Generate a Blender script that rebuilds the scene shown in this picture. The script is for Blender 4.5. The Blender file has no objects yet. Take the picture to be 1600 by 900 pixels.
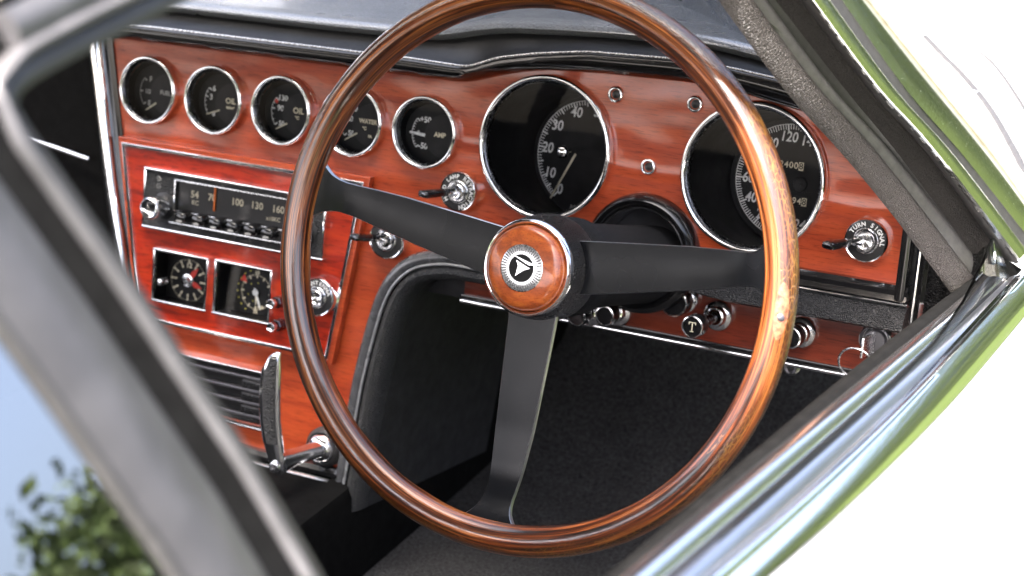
import bpy, bmesh, math, random
from mathutils import Matrix, Vector
random.seed(7)
S = bpy.context.scene
COL = S.collection
R = math.radians
PI = math.pi

# ------------------------------------------------------------------ camera, sky, sun, exposure
TILT = R(11.0)                                   # the instrument panel leans back by this much
MD = Matrix.Rotation(-TILT, 4, 'X')              # panel frame (x right, y into the panel, z up the panel) -> world
def camera():
    yaw, pit, rol = 0.4520, 0.2039, 0.0879
    fw = Vector((-math.sin(yaw)*math.cos(pit), math.cos(yaw)*math.cos(pit), -math.sin(pit)))
    rt = Vector((math.cos(yaw), math.sin(yaw), 0)); up = rt.cross(fw)
    r2 = rt*math.cos(rol)+up*math.sin(rol); u2 = -rt*math.sin(rol)+up*math.cos(rol)
    m = Matrix((r2, u2, -fw)).transposed().to_4x4(); m.translation = Vector((0.6673, -1.4114, 0.2040))
    cd = bpy.data.cameras.new('camera'); co = bpy.data.objects.new('camera', cd); COL.objects.link(co)
    co.matrix_world = MD @ m
    cd.sensor_width = 36; cd.lens = 36*3000/1600; cd.clip_start = .02; cd.clip_end = 500
    cd.dof.use_dof = True; cd.dof.focus_distance = 1.41; cd.dof.aperture_fstop = 7.6
    S.camera = co
camera()
SUN_EL, SUN_AZ = 60.0, -168.0                      # azimuth clockwise from straight ahead (+y)
W = bpy.data.worlds.new('World'); S.world = W; W.use_nodes = True
nt = W.node_tree; bg = nt.nodes['Background']; sk = nt.nodes.new('ShaderNodeTexSky')
sk.sky_type = 'NISHITA'; sk.sun_disc = False; sk.sun_elevation = R(SUN_EL); sk.sun_rotation = R(SUN_AZ)
sk.air_density = 0.7; sk.dust_density = 9.0; sk.ozone_density = 0.6
nt.links.new(sk.outputs[0], bg.inputs[0]); bg.inputs[1].default_value = 0.15
sl = bpy.data.lights.new('sun', 'SUN'); sl.energy = 2.6; sl.angle = R(4); sl.color = (1, .96, .9)
so = bpy.data.objects.new('sun', sl); COL.objects.link(so)
sd = Vector((math.sin(R(SUN_AZ))*math.cos(R(SUN_EL)), math.cos(R(SUN_AZ))*math.cos(R(SUN_EL)), math.sin(R(SUN_EL))))
so.rotation_euler = sd.to_track_quat('Z', 'Y').to_euler(); so.location = (0, 0, 5)
S.view_settings.view_transform = 'Standard'; S.view_settings.look = 'None'
S.view_settings.exposure = 3.0; S.view_settings.gamma = 1; S.view_settings.use_curve_mapping = False

# ------------------------------------------------------------------ materials
MATS = {}
def mat(name, col, rough=.5, metal=0., coat=0., spec=.5, coat_rough=.03):
    m = bpy.data.materials.new(name); m.use_nodes = True
    b = m.node_tree.nodes['Principled BSDF']
    b.inputs['Base Color'].default_value = (*col, 1); b.inputs['Roughness'].default_value = rough
    b.inputs['Metallic'].default_value = metal; b.inputs['Coat Weight'].default_value = coat
    b.inputs['Coat Roughness'].default_value = coat_rough; b.inputs['Specular IOR Level'].default_value = spec
    MATS[name] = m
    return m
class N:
    """small node helper"""
    def __init__(s, m):
        s.t = m.node_tree; s.b = s.t.nodes['Principled BSDF']
    def n(s, ty, **k):
        x = s.t.nodes.new(ty)
        for a, v in k.items(): setattr(x, a, v)
        return x
    def l(s, a, b): s.t.links.new(a, b)
    def coord(s, scale=(1, 1, 1), attr=None):
        if attr:
            c = s.n('ShaderNodeAttribute'); c.attribute_name = attr; o = c.outputs['Vector']
        else:
            o = s.n('ShaderNodeTexCoord').outputs['Object']
        mp = s.n('ShaderNodeMapping'); mp.inputs['Scale'].default_value = scale
        s.l(o, mp.inputs['Vector']); return mp.outputs[0]
    def noise(s, co, sc, det=4, rough=.55, dist=0.):
        x = s.n('ShaderNodeTexNoise'); s.l(co, x.inputs['Vector']); x.inputs['Scale'].default_value = sc
        x.inputs['Detail'].default_value = det; x.inputs['Roughness'].default_value = rough; x.inputs['Distortion'].default_value = dist
        return x.outputs[0]
    def voro(s, co, sc, feature='F1'):
        x = s.n('ShaderNodeTexVoronoi', feature=feature); s.l(co, x.inputs['Vector']); x.inputs['Scale'].default_value = sc
        return x.outputs['Distance']
    def ramp(s, f, stops):
        x = s.n('ShaderNodeValToRGB'); e = x.color_ramp.elements
        while len(e) < len(stops): e.new(.5)
        for i, (p, c) in enumerate(stops):
            e[i].position = p; e[i].color = (*c, 1) if len(c) == 3 else c
        s.l(f, x.inputs[0]); return x.outputs[0]
    def mix(s, f, a, b, mode='MIX'):
        x = s.n('ShaderNodeMix', data_type='RGBA', blend_type=mode)
        for v, i in ((f, 0), (a, 6), (b, 7)):
            if isinstance(v, (int, float)): x.inputs[i].default_value = v
            elif isinstance(v, tuple): x.inputs[i].default_value = (*v, 1)
            else: s.l(v, x.inputs[i])
        return x.outputs[2]
    def math(s, op, a, b=0., clamp=False):
        x = s.n('ShaderNodeMath', operation=op, use_clamp=clamp)
        for i, v in enumerate((a, b)):
            if isinstance(v, (int, float)): x.inputs[i].default_value = v
            else: s.l(v, x.inputs[i])
        return x.outputs[0]
    def bump(s, h, strength=.3, dist=.001, into='Normal'):
        x = s.n('ShaderNodeBump'); x.inputs['Strength'].default_value = strength; x.inputs['Distance'].default_value = dist
        s.l(h, x.inputs['Height'])
        s.l(x.outputs[0], s.b.inputs[into])
        return x
    def base(s, c): s.l(c, s.b.inputs['Base Color'])
    def rough(s, f): s.l(f, s.b.inputs['Roughness'])
G1, G0 = (1, 1, 1), (0, 0, 0)

def wood(name, c_lo, c_mid, c_hi, grain=(5, 60, 60), streak=.5, crease=False):
    m = mat(name, c_mid, .32, 0, .75, .3, .035); k = N(m)
    co = k.coord(grain)
    a = k.noise(co, 1.4, 6, .6, .6)
    col = k.ramp(a, [(.28, c_lo), (.5, c_mid), (.74, c_hi)])
    f = k.noise(k.coord((grain[0]*14, grain[1]*14, grain[2]*14)), 1.0, 3, .6)
    pores = k.ramp(f, [(.36, (.30, .26, .24)), (.47, G1)])
    col = k.mix(.55, col, pores, 'MULTIPLY')
    big = k.noise(k.coord((4, 12, 12)), 1.6, 3, .5)
    tone = k.ramp(big, [(.3, (.62, .6, .58)), (.6, (1.08, 1.05, 1.0))])
    col = k.mix(streak, col, tone, 'MULTIPLY')
    k.base(col)
    w = k.noise(k.coord((5, 9, 9)), 1.7, 2, .4)
    sc = k.noise(k.coord((300, 40, 40)), 2.0, 3, .6)
    h = k.math('ADD', w, k.math('MULTIPLY', sc, .006))
    if crease:      # the sheet is not flat: soft horizontal folds run along it
        sp = k.n('ShaderNodeSeparateXYZ'); k.l(k.n('ShaderNodeTexCoord').outputs['Object'], sp.inputs[0])
        zz = k.math('ADD', sp.outputs[2], k.math('MULTIPLY', k.math('SUBTRACT', k.noise(k.coord((3.5, 0, 0)), 1.5, 2), .5), .030))
        for z0, wd, am in ((.338, .0045, .085), (.398, .010, .12), (.300, .007, .06)):
            q = k.math('DIVIDE', k.math('SUBTRACT', zz, z0), wd)
            h = k.math('ADD', h, k.math('MULTIPLY', k.math('POWER', 2.718, k.math('MULTIPLY', k.math('MULTIPLY', q, q), -1.)), am))
    bn = k.bump(h, .55, .006); k.l(bn.outputs[0], k.b.inputs['Coat Normal'])
    cr = k.noise(k.coord((30, 60, 60)), 3, 4, .6)
    k.l(k.ramp(cr, [(.35, (.03,)*3), (.75, (.12,)*3)]), k.b.inputs['Coat Roughness'])
    return m
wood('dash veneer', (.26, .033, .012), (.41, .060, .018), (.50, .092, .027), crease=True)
wood('shaded veneer', (.07, .010, .006), (.15, .024, .011), (.22, .042, .018))  # dash wood in darker colours, painting in the shade below the knee pad
wood('radio veneer', (.050, .004, .002), (.34, .018, .004), (.50, .045, .008), (7, 46, 46), .8)
wood('button wood', (.16, .03, .009), (.34, .075, .018), (.50, .15, .03), (40, 90, 90), .6)

def rimwood():
    m = mat('rim wood', (.2, .05, .012), .3, 0, 1., .45, .03); k = N(m)
    co = k.coord((9, 330, 330), 'grain')
    a = k.noise(co, 1.0, 5, .62, .35)
    col = k.ramp(a, [(.37, (.012, .004, .002)), (.45, (.085, .020, .006)), (.52, (.20, .050, .012)), (.61, (.37, .125, .030))])
    lam = k.noise(k.coord((3, 210, 210), 'grain'), 1.0, 2, .5)
    col = k.mix(.75, col, k.ramp(lam, [(.36, (.22, .18, .16)), (.55, G1)]), 'MULTIPLY')
    fine = k.noise(k.coord((5, 1000, 1000), 'grain'), 1.0, 2, .5)
    col = k.mix(.85, col, k.ramp(fine, [(.40, (.25, .2, .18)), (.50, G1)]), 'MULTIPLY')
    k.b.inputs['Coat IOR'].default_value = 1.5
    # cracked, ambered varnish toward the outside of the ring
    att = k.n('ShaderNodeAttribute'); att.attribute_name = 'grain'
    sep = k.n('ShaderNodeSeparateXYZ'); k.l(att.outputs['Vector'], sep.inputs[0])
    outer = k.math('MULTIPLY_ADD', sep.outputs[1], 95.)
    outer.node.inputs[2].default_value = -.25
    patch = k.noise(k.coord((16, 90, 90), 'grain'), 1.3, 3, .55)
    mask = k.math('ADD', outer, k.math('MULTIPLY', k.math('SUBTRACT', patch, .5), 3.2), True)
    ck = k.voro(k.coord((170, 420, 420), 'grain'), 1.0, 'DISTANCE_TO_EDGE')
    crack = k.ramp(ck, [(.0, G1), (.13, G0)])
    gold = k.math('MULTIPLY', crack, mask, True)
    col = k.mix(k.math('MULTIPLY', mask, .6), col, (.040, .017, .004))
    col = k.mix(k.math('MULTIPLY', gold, .8), col, (.20, .098, .018))
    # wear: pale bare spots and dark handled bands
    sp = k.noise(k.coord((26, 120, 120), 'grain'), 1.0, 5, .7)
    col = k.mix(k.ramp(sp, [(.655, G0), (.69, G1)]), col, (.22, .08, .03))
    dk = k.noise(k.coord((7, 60, 60), 'grain'), 1.0, 4, .6)
    col = k.mix(.8, col, k.ramp(dk, [(.33, (.3, .26, .24)), (.52, G1)]), 'MULTIPLY')
    k.base(col)
    hs = k.noise(k.coord((60, 900, 900), 'grain'), 1.0, 3, .6)
    h = k.math('ADD', k.math('MULTIPLY', hs, .5), k.math('MULTIPLY', gold, -.9))
    h = k.math('ADD', h, k.math('MULTIPLY', sp, .8))
    b1 = k.bump(h, .28, .0006)
    k.l(b1.outputs[0], k.b.inputs['Coat Normal'])
    cr = k.noise(k.coord((50, 300, 300), 'grain'), 1, 4, .6)
    k.l(k.ramp(cr, [(.4, (.015,)*3), (.75, (.09,)*3)]), k.b.inputs['Coat Roughness'])
rimwood()

def chrome(name, col=(.86, .87, .89), rough=.07, amt=.1):
    m = mat(name, col, rough, 1.); k = N(m)
    k.bump(k.noise(k.coord(), 160, 3, .6), amt, .0004)
    k.l(k.ramp(k.noise(k.coord(), 420, 4, .7), [(.45, (rough,)*3), (.75, (rough+.16,)*3)]), k.b.inputs['Roughness'])
chrome('chrome'); chrome('pitted chrome', (.82, .82, .83), .1, .35); chrome('bright edge', (.78, .79, .81), .22, .2)
chrome('satin steel', (.20, .197, .212), .38, .1); mat('spoke edge', (.42, .43, .45), .3, 1.); mat('sill satin', (.72, .72, .74), .22, 1.); mat('sill grey', (.44, .44, .47), .28, 1.); chrome('trim chrome', (.46, .47, .45), .14, .1); chrome('dark steel', (.15, .155, .17), .2, .15)
def leather(name, col, sc, rough=.42, amt=.7, d=.0012, spec=.5):
    m = mat(name, col, rough, 0, 0, spec); k = N(m)
    v = k.voro(k.coord(), sc, 'DISTANCE_TO_EDGE'); n = k.noise(k.coord(), sc*2.2, 4, .6)
    h = k.math('ADD', k.ramp(v, [(0, G0), (.35, G1)]), k.math('MULTIPLY', n, .8))
    k.bump(h, amt, d)
    k.l(k.ramp(k.noise(k.coord(), 25, 3), [(.3, (rough-.06,)*3), (.7, (rough+.12,)*3)]), k.b.inputs['Roughness'])
leather('pad leather', (.115, .124, .132), 330, .30, .8, .0013, .8)
MATS['pad leather'].node_tree.nodes['Principled BSDF'].inputs['Coat Weight'].default_value = 1.
MATS['pad leather'].node_tree.nodes['Principled BSDF'].inputs['Coat IOR'].default_value = 2.3
MATS['pad leather'].node_tree.nodes['Principled BSDF'].inputs['Coat Roughness'].default_value = .14
leather('knee leather', (.030, .0315, .034), 470, .34, .9, .0014)
leather('crackle black', (.013, .013, .014), 430, .30, 1., .0042)
leather('grip leather', (.055, .055, .056), 420, .4, 1., .002)
leather('radio crackle', (.016, .017, .018), 450, .36, 1., .0014)
leather('pillar vinyl', (.044, .038, .035), 560, .42, .9, .0011)
def plain(name, col, rough, metal=0, coat=0, nz=90, namt=.12, var=.25, spec=.5, d=.0006):
    m = mat(name, col, rough, metal, coat, spec); k = N(m)
    n = k.noise(k.coord(), nz, 4, .6)
    k.base(k.mix(1., col, k.ramp(n, [(.3, (1-var,)*3), (.7, (1+var,)*3)]), 'MULTIPLY'))
    k.bump(n, namt, d)
    k.l(k.ramp(k.noise(k.coord(), nz*.4, 4, .6), [(.3, (max(.02, rough-.06),)*3), (.7, (rough+.1,)*3)]), k.b.inputs['Roughness'])
plain('arch grey', (.075, .077, .082), .25, 0, .5)
plain('arch bright', (.34, .35, .36), .3, .5)
plain('gloss black', (.007, .007, .0075), .16, 0, .4)
plain('satin black', (.009, .009, .0095), .38)
plain('matte black', (.028, .028, .030), .75, spec=.2)
plain('tube black', (.005, .005, .0053), .5, spec=.25)
plain('dial black', (.013, .013, .0137), .6, spec=.2)
plain('dial cover', (.018, .018, .019), .55, spec=.25)
plain('pillar light', (.060, .0595, .064), .35, nz=40, namt=.05)
plain('pillar brown', (.050, .045, .042), .45, nz=40, namt=.05)
plain('lip dark', (.022, .021, .020), .5, nz=40, namt=.05)
plain('channel black', (.007, .007, .007), .8, spec=.02)
plain('pillar grey', (.040, .0395, .043), .35, nz=40, namt=.05)
plain('rubber', (.030, .029, .029), .55, nz=200, namt=.4)
plain('fuzzy rubber', (.024, .022, .021), .9, nz=700, namt=1., spec=.2, d=.002)
plain('seal grey', (.085, .082, .080), .5, nz=160, namt=.4)
plain('white paint', (.80, .80, .78), .22, 0, .8, 20, .02, .02)
plain('cream edge', (.70, .62, .48), .35)
plain('print white', (.72, .73, .72), .6, nz=300)
plain('print cream', (.68, .62, .46), .6, nz=300)
plain('print grey', (.34, .34, .33), .6, nz=300)
plain('print yellow', (.55, .52, .06), .6)
plain('print red', (.62, .035, .02), .5)
plain('pointer orange', (.85, .20, .03), .5)
plain('needle cream', (.62, .58, .44), .5)
plain('headlining', (.20, .19, .18), .8)
plain('worn plug', (.22, .085, .042), .35, 0, .6, 260, .6, .8)
plain('boot fabric', (.013, .013, .014), .85, nz=900, namt=1., d=.002, spec=.2)
def carpet():
    m = mat('carpet', (.02, .02, .021), .95, 0, 0, .1); k = N(m)
    n = k.noise(k.coord(), 330, 3, .7); b = k.noise(k.coord(), 9, 3, .6)
    c = k.ramp(n, [(.3, (.018, .018, .019)), (.7, (.085, .086, .090))])
    k.base(k.mix(.7, c, k.ramp(b, [(.3, (.6,)*3), (.7, (1.2,)*3)]), 'MULTIPLY')); k.bump(n, 1., .004)
carpet()
def spoke_mat():
    m = mat('spoke black', (.0035, .004, .005), .25, .0, 0, .22); k = N(m)
    sp = k.voro(k.coord(), 260)
    k.base(k.mix(k.ramp(sp, [(.03, G1), (.05, G0)]), (.0035, .004, .005), (.10, .10, .10)))
    k.l(k.ramp(k.noise(k.coord(), 18, 2, .5), [(.3, (.22,)*3), (.7, (.30,)*3)]), k.b.inputs['Roughness'])
spoke_mat()
def glass(name, ior, tint=(1, 1, 1), rough=.0):
    m = bpy.data.materials.new(name); m.use_nodes = True; t = m.node_tree; t.nodes.clear()
    o = t.nodes.new('ShaderNodeOutputMaterial'); mx = t.nodes.new('ShaderNodeMixShader'); fr = t.nodes.new('ShaderNodeFresnel')
    tr = t.nodes.new('ShaderNodeBsdfTransparent'); gl = t.nodes.new('ShaderNodeBsdfGlossy')
    fr.inputs[0].default_value = ior; tr.inputs[0].default_value = (*tint, 1); gl.inputs['Roughness'].default_value = rough
    t.links.new(fr.outputs[0], mx.inputs[0]); t.links.new(tr.outputs[0], mx.inputs[1]); t.links.new(gl.outputs[0], mx.inputs[2])
    t.links.new(mx.outputs[0], o.inputs[0]); MATS[name] = m
glass('gauge glass', 1.22); glass('screen glass', 1.5, (.93, .96, .95)); glass('window glass', 5.0, (.40, .46, .46)); glass('pane glass', 1.5, (.9, .95, .93))
def grass():
    m = mat('grass', (.09, .16, .02), .9, 0, 0, .2); k = N(m)
    n = k.noise(k.coord(), 2.2, 6, .7)
    k.base(k.ramp(n, [(.3, (.020, .034, .006)), (.55, (.045, .066, .012)), (.75, (.085, .105, .022))])); k.bump(k.noise(k.coord(), 60, 3), .8, .03)
grass()
def leaf():
    m = mat('leaf', (.06, .10, .02), .6, 0, 0, .3); k = N(m)
    n = k.noise(k.coord(), 1.3, 4, .6); k.base(k.ramp(n, [(.3, (.018, .034, .009)), (.7, (.06, .088, .02))]))
leaf(); plain('gravel', (.30, .29, .275), .9, nz=30, namt=.8, d=.01); plain('bark', (.09, .065, .045), .9, nz=12, namt=.8)

# ------------------------------------------------------------------ mesh helpers
def tagp(o, label=None, cat=None, group=None, kind=None):
    if label: o['label'] = label
    if cat: o['category'] = cat
    if group: o['group'] = group
    if kind: o['kind'] = kind
    return o
def thing(name, label, cat, loc=(0, 0, 0), frame=MD, group=None, rot=None):
    o = bpy.data.objects.new(name, None); o.empty_display_size = .02; COL.objects.link(o)
    m = Matrix.Translation(loc)
    if rot is not None: m = m @ rot
    o.matrix_world = frame @ m
    o['_inv'] = 0; INV[o.name] = m.inverted()
    del o['_inv']
    return tagp(o, label, cat, group)
INV = {}
class Geo:
    def __init__(s): s.v = []; s.f = []; s.m = []; s.attr = None
    def add(s, vs, fs, mi=0):
        b = len(s.v); s.v += [tuple(v) for v in vs]; s.f += [tuple(i+b for i in f) for f in fs]; s.m += [mi]*len(fs); return s
    def grid(s, rows, mi=0, close_u=False, close_v=False):
        nr, nc = len(rows), len(rows[0]); fs = []
        for i in range(nr if close_v else nr-1):
            for j in range(nc if close_u else nc-1):
                a, b = i*nc+j, i*nc+(j+1) % nc; i2 = (i+1) % nr
                fs.append((a, b, i2*nc+(j+1) % nc, i2*nc+j))
        return s.add([p for r in rows for p in r], fs, mi)
    def lathe(s, prof, n=56, mi=0, ax='y', c=(0, 0, 0), shift=None, caps=(False, False)):
        rows = []
        for r, a in prof:
            sx, sz = shift(a) if shift else (0, 0)
            row = []
            for k in range(n):
                t = 2*PI*k/n; u, w = r*math.cos(t)+sx, r*math.sin(t)+sz
                row.append((c[0]+u, c[1]+a, c[2]+w) if ax == 'y' else (c[0]+u, c[1]+w, c[2]+a))
            rows.append(row)
        b = len(s.v); s.grid(rows, mi, True)
        if caps[0]: s.f.append(tuple(b+k for k in range(n))); s.m.append(mi)
        if caps[1]:
            e = b+(len(rows)-1)*n; s.f.append(tuple(e+k for k in range(n))[::-1]); s.m.append(mi)
        return s
    def disc(s, r, y, c=(0, 0), n=48, mi=0):
        return s.add([(c[0]+r*math.cos(2*PI*k/n), y, c[1]+r*math.sin(2*PI*k/n)) for k in range(n)], [tuple(range(n))], mi)
    def tube(s, path, r, n=10, mi=0, closed=False):
        P_ = [Vector(p) for p in path]; L = len(P_); rr = r if isinstance(r, (list, tuple)) else [r]*L
        rows = []; up = None
        for i, p in enumerate(P_):
            a = P_[i-1] if (i or closed) else p; b = P_[(i+1) % L] if (i < L-1 or closed) else p
            t = (b-a).normalized()
            if up is None: up = t.orthogonal().normalized()
            up = (up-t*up.dot(t)).normalized(); w = t.cross(up)
            rows.append([tuple(p+(up*math.cos(2*PI*k/n)+w*math.sin(2*PI*k/n))*rr[i]) for k in range(n)])
        b0 = len(s.v); s.grid(rows, mi, True, closed)
        if not closed:
            s.f += [tuple(b0+k for k in range(n))[::-1], tuple(b0+(L-1)*n+k for k in range(n))]; s.m += [mi, mi]
        return s
    def box(s, x0, x1, y0, y1, z0, z1, bev=0., mi=0, seg=2):
        bm = bmesh.new(); bmesh.ops.create_cube(bm, size=1)
        for v in bm.verts: v.co = ((x0+x1)/2+v.co.x*(x1-x0), (y0+y1)/2+v.co.y*(y1-y0), (z0+z1)/2+v.co.z*(z1-z0))
        if bev: bmesh.ops.bevel(bm, geom=bm.edges[:], offset=bev, segments=seg, affect='EDGES', profile=.6)
        return s.addbm(bm, mi)
    def addbm(s, bm, mi=0):
        bm.verts.index_update(); s.add([v.co[:] for v in bm.verts], [[v.index for v in f.verts] for f in bm.faces], mi); bm.free(); return s
    def mesh(s, me, xf, mi=0):
        return s.add([xf(v.co) for v in me.vertices], [list(p.vertices) for p in me.polygons], mi)
    def move(s, f): s.v = [f(v) for v in s.v]; return s
def build(name, g, mats, parent=None, smooth=40, absolute=False, frame=MD):
    me = bpy.data.meshes.new(name)
    vs = g.v
    if parent is not None and absolute:
        iv = INV[parent.name]; vs = [tuple(iv @ Vector(v)) for v in vs]
    me.from_pydata(vs, [], g.f); me.update()
    for m in (mats if isinstance(mats, (list, tuple)) else [mats]): me.materials.append(MATS[m])
    me.polygons.foreach_set('material_index', g.m)
    bm = bmesh.new(); bm.from_mesh(me); bmesh.ops.recalc_face_normals(bm, faces=bm.faces[:]); bm.to_mesh(me); bm.free()
    if smooth:
        me.polygons.foreach_set('use_smooth', [True]*len(me.polygons)); me.set_sharp_from_angle(angle=R(smooth))
    if g.attr:
        a = me.attributes.new('grain', 'FLOAT_VECTOR', 'POINT'); a.data.foreach_set('vector', [c for v in g.attr for c in v])
    o = bpy.data.objects.new(name, me); COL.objects.link(o)
    if parent is not None:
        o.parent = parent
        if parent.name in INV: INV[o.name] = INV[parent.name]
    else: o.matrix_world = frame
    return o
FC = {}
def glyphs(txt, size, bold=0., shear=0.):
    key = (txt, size, bold, shear)
    if key not in FC:
        cu = bpy.data.curves.new('t', 'FONT'); cu.body = txt; cu.size = size; cu.align_x = 'CENTER'; cu.align_y = 'CENTER'
        cu.offset = bold; cu.shear = shear; cu.resolution_u = 3
        ob = bpy.data.objects.new('t', cu); COL.objects.link(ob)
        me = bpy.data.meshes.new_from_object(ob.evaluated_get(bpy.context.evaluated_depsgraph_get()))
        bpy.data.objects.remove(ob); FC[key] = me
    return FC[key]
def text(g, txt, size, x, z, y, rot=0., bold=0., shear=0., mi=0, sx=1.):
    c, s_ = math.cos(rot), math.sin(rot)
    return g.mesh(glyphs(txt, size, bold, shear), lambda p: (x+p.x*sx*c-p.y*s_, y, z+p.x*sx*s_+p.y*c), mi)
def ring_text(g, txt, size, r, a0, step, y, c=(0, 0), bold=0., mi=0):
    """letters round a ring, clockwise from angle a0 (degrees)"""
    for i, ch in enumerate(txt):
        if ch == ' ': continue
        a = R(a0-step*i); text(g, ch, size, c[0]+r*math.cos(a), c[1]+r*math.sin(a), y, a-PI/2, bold, 0, mi)
    return g
def arcquad(g, r0, r1, a, w, y, c=(0, 0), mi=0):
    ca, sa = math.cos(a), math.sin(a); h = w/2
    return g.add([(c[0]+r*ca-q*sa, y, c[1]+r*sa+q*ca) for r, q in ((r0, -h), (r1, -h), (r1, h), (r0, h))], [(0, 1, 2, 3)], mi)
def plate(outline, holes, y0, y1, bev=0.):
    """flat sheet in the panel plane (x,z outline) with holes, from y0 (front) to y1 (back)"""
    cu = bpy.data.curves.new('p', 'CURVE'); cu.dimensions = '2D'; cu.fill_mode = 'BOTH'
    for pts in [outline]+holes:
        sp = cu.splines.new('POLY'); sp.points.add(len(pts)-1); sp.use_cyclic_u = True
        for p, q in zip(sp.points, pts): p.co = (q[0], q[1], 0, 1)
    cu.extrude = (y1-y0)/2-bev; cu.bevel_depth = bev; cu.bevel_resolution = 2
    ob = bpy.data.objects.new('p', cu); COL.objects.link(ob)
    me = bpy.data.meshes.new_from_object(ob.evaluated_get(bpy.context.evaluated_depsgraph_get()))
    bpy.data.objects.remove(ob); g = Geo(); ym = (y0+y1)/2
    g.mesh(me, lambda p: (p.x, ym-p.z, p.y)); return g
def circ(x, z, r, n=48): return [(x+r*math.cos(2*PI*k/n), z+r*math.sin(2*PI*k/n)) for k in range(n)]
def interp(tr, x):
    if x <= tr[0][0]: a, b = tr[0], tr[1]
    elif x >= tr[-1][0]: a, b = tr[-2], tr[-1]
    else:
        for a, b in zip(tr, tr[1:]):
            if x <= b[0]: break
    t = (x-a[0])/(b[0]-a[0]); return a[1]+(b[1]-a[1])*t
def smooth_track(tr, w=.012):
    return lambda x: sum(interp(tr, x+d*w) for d in (-1, -.5, 0, .5, 1))/5
def rsect(w, h, n=12, e=.5):
    """rounded rectangle section (superellipse)"""
    o = []
    for k in range(n):
        t = 2*PI*k/n; c, s_ = math.cos(t), math.sin(t)
        o.append((w/2*math.copysign(abs(c)**e, c), h/2*math.copysign(abs(s_)**e, s_)))
    return o
def loft(g, secs, mi=0):
    """secs: list of (centre, axis_a, axis_b, [(a,b)..])"""
    rows = [[tuple(Vector(c)+Vector(A)*p+Vector(B)*q for p, q in [pq])[0][:] for pq in pts] for c, A, B, pts in secs]
    b0 = len(g.v); n = len(rows[0]); g.grid(rows, mi, True)
    g.f += [tuple(b0+k for k in range(n))[::-1], tuple(b0+(len(rows)-1)*n+k for k in range(n))]; g.m += [mi, mi]; return g
def frame_bar(g, x0, x1, z0, z1, w, y0, y1, bev=.0004, mi=0):
    g.box(x0, x1, y0, y1, z1-w, z1, bev, mi); g.box(x0, x1, y0, y1, z0, z0+w, bev, mi)
    g.box(x0, x0+w, y0+.0003, y1, z0+w, z1-w, bev, mi); g.box(x1-w, x1, y0+.0003, y1, z0+w, z1-w, bev, mi); return g

# ------------------------------------------------------------------ the setting: ground and cabin floor
g = Geo(); n = 24
g.grid([[(-60+120*j/n, -60+120*i/n, -.98) for j in range(n+1)] for i in range(n+1)])
tagp(build('ground', g, 'gravel', smooth=0, frame=Matrix()), kind='structure', label='pale gravel the car is parked on')
g = Geo()
g.grid([[(1.1+59*j/n, -60+120*i/n, -.976) for j in range(n+1)] for i in range(n+1)])
tagp(build('lawn', g, 'grass', smooth=0, frame=Matrix()), kind='structure', label='sunlit grass beside the driver door')
g = Geo()
prof = [(-1.3, -.415), (-.2, -.415), (.05, -.415), (.20, -.41), (.30, -.37), (.42, -.27), (.50, -.13)]
g.grid([[(x, y, z) for y, z in prof] for x in (-1.12, -.6, -.16, .0, .2, .40)])
tagp(build('floor', g, 'carpet', frame=Matrix()), kind='structure', label='dark grey carpet of the driver footwell')
g = Geo()
g.box(-.56, -.155, -1.2, .49, -.42, -.315, .012); g.box(-.175, -.150, .03, .49, -.34, -.02, .01)
tagp(build('transmission_tunnel', g, 'channel black', frame=Matrix()), kind='structure', label='black trimmed side of the centre tunnel')
g = Geo(); g.box(-1.12, .42, .50, .53, -.45, -.11, .005)
tagp(build('bulkhead', g, 'matte black', frame=Matrix()), kind='structure')

# ------------------------------------------------------------------ instrument panel
ZW = smooth_track([(-.50, .0395), (-.4448, .0405), (-.3596, .0415), (-.226, .0425), (-.150, .0430), (-.0778, .0440), (-.0515, .0525), (-.0295, .0589), (-.0036, .0633), (.0476, .0665), (.1221, .0683), (.1679, .0650), (.1999, .0600), (.26, .050), (.34, .036)], .006)
ZS = smooth_track([(-.50, .0550), (-.4027, .0561), (-.2515, .0579), (-.1274, .0593), (-.0696, .0586), (-.0428, .0696), (-.0085, .0767), (.0358, .0833), (.1119, .0863), (.1562, .0848), (.1997, .0807), (.26, .071), (.34, .056)], .006)
ZP = smooth_track([(-.50, .0680), (-.3858, .0692), (-.2351, .0707), (-.1169, .0733), (-.0620, .0869), (-.0073, .0910), (.0453, .0941), (.1222, .0955), (.1726, .0898), (.26, .078), (.34, .063)], .02)
XS = [-.47+.8*i/100 for i in range(101)]
dash = thing('dashboard', 'red wood veneer dashboard with black padded top and chrome mouldings', 'dashboard', (-.07, .006, -.345))
GX = [-.4015, -.3293, -.2572, -.1850, -.1129]; GZ = -.0022
INSERT = [(-.4248, -.0530), (-.1664, -.0525), (-.1905, -.2135), (-.3967, -.2135)]
arch = [(.050, -.098), (.0, -.098), (-.05, -.098), (-.078, -.0985), (-.0955, -.1015), (-.111, -.1065), (-.124, -.1145), (-.136, -.127), (-.144, -.1405), (-.1502, -.158), (-.1566, -.1851), (-.1635, -.2212), (-.1668, -.2452), (-.172, -.29), (-.178, -.345)]
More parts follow.
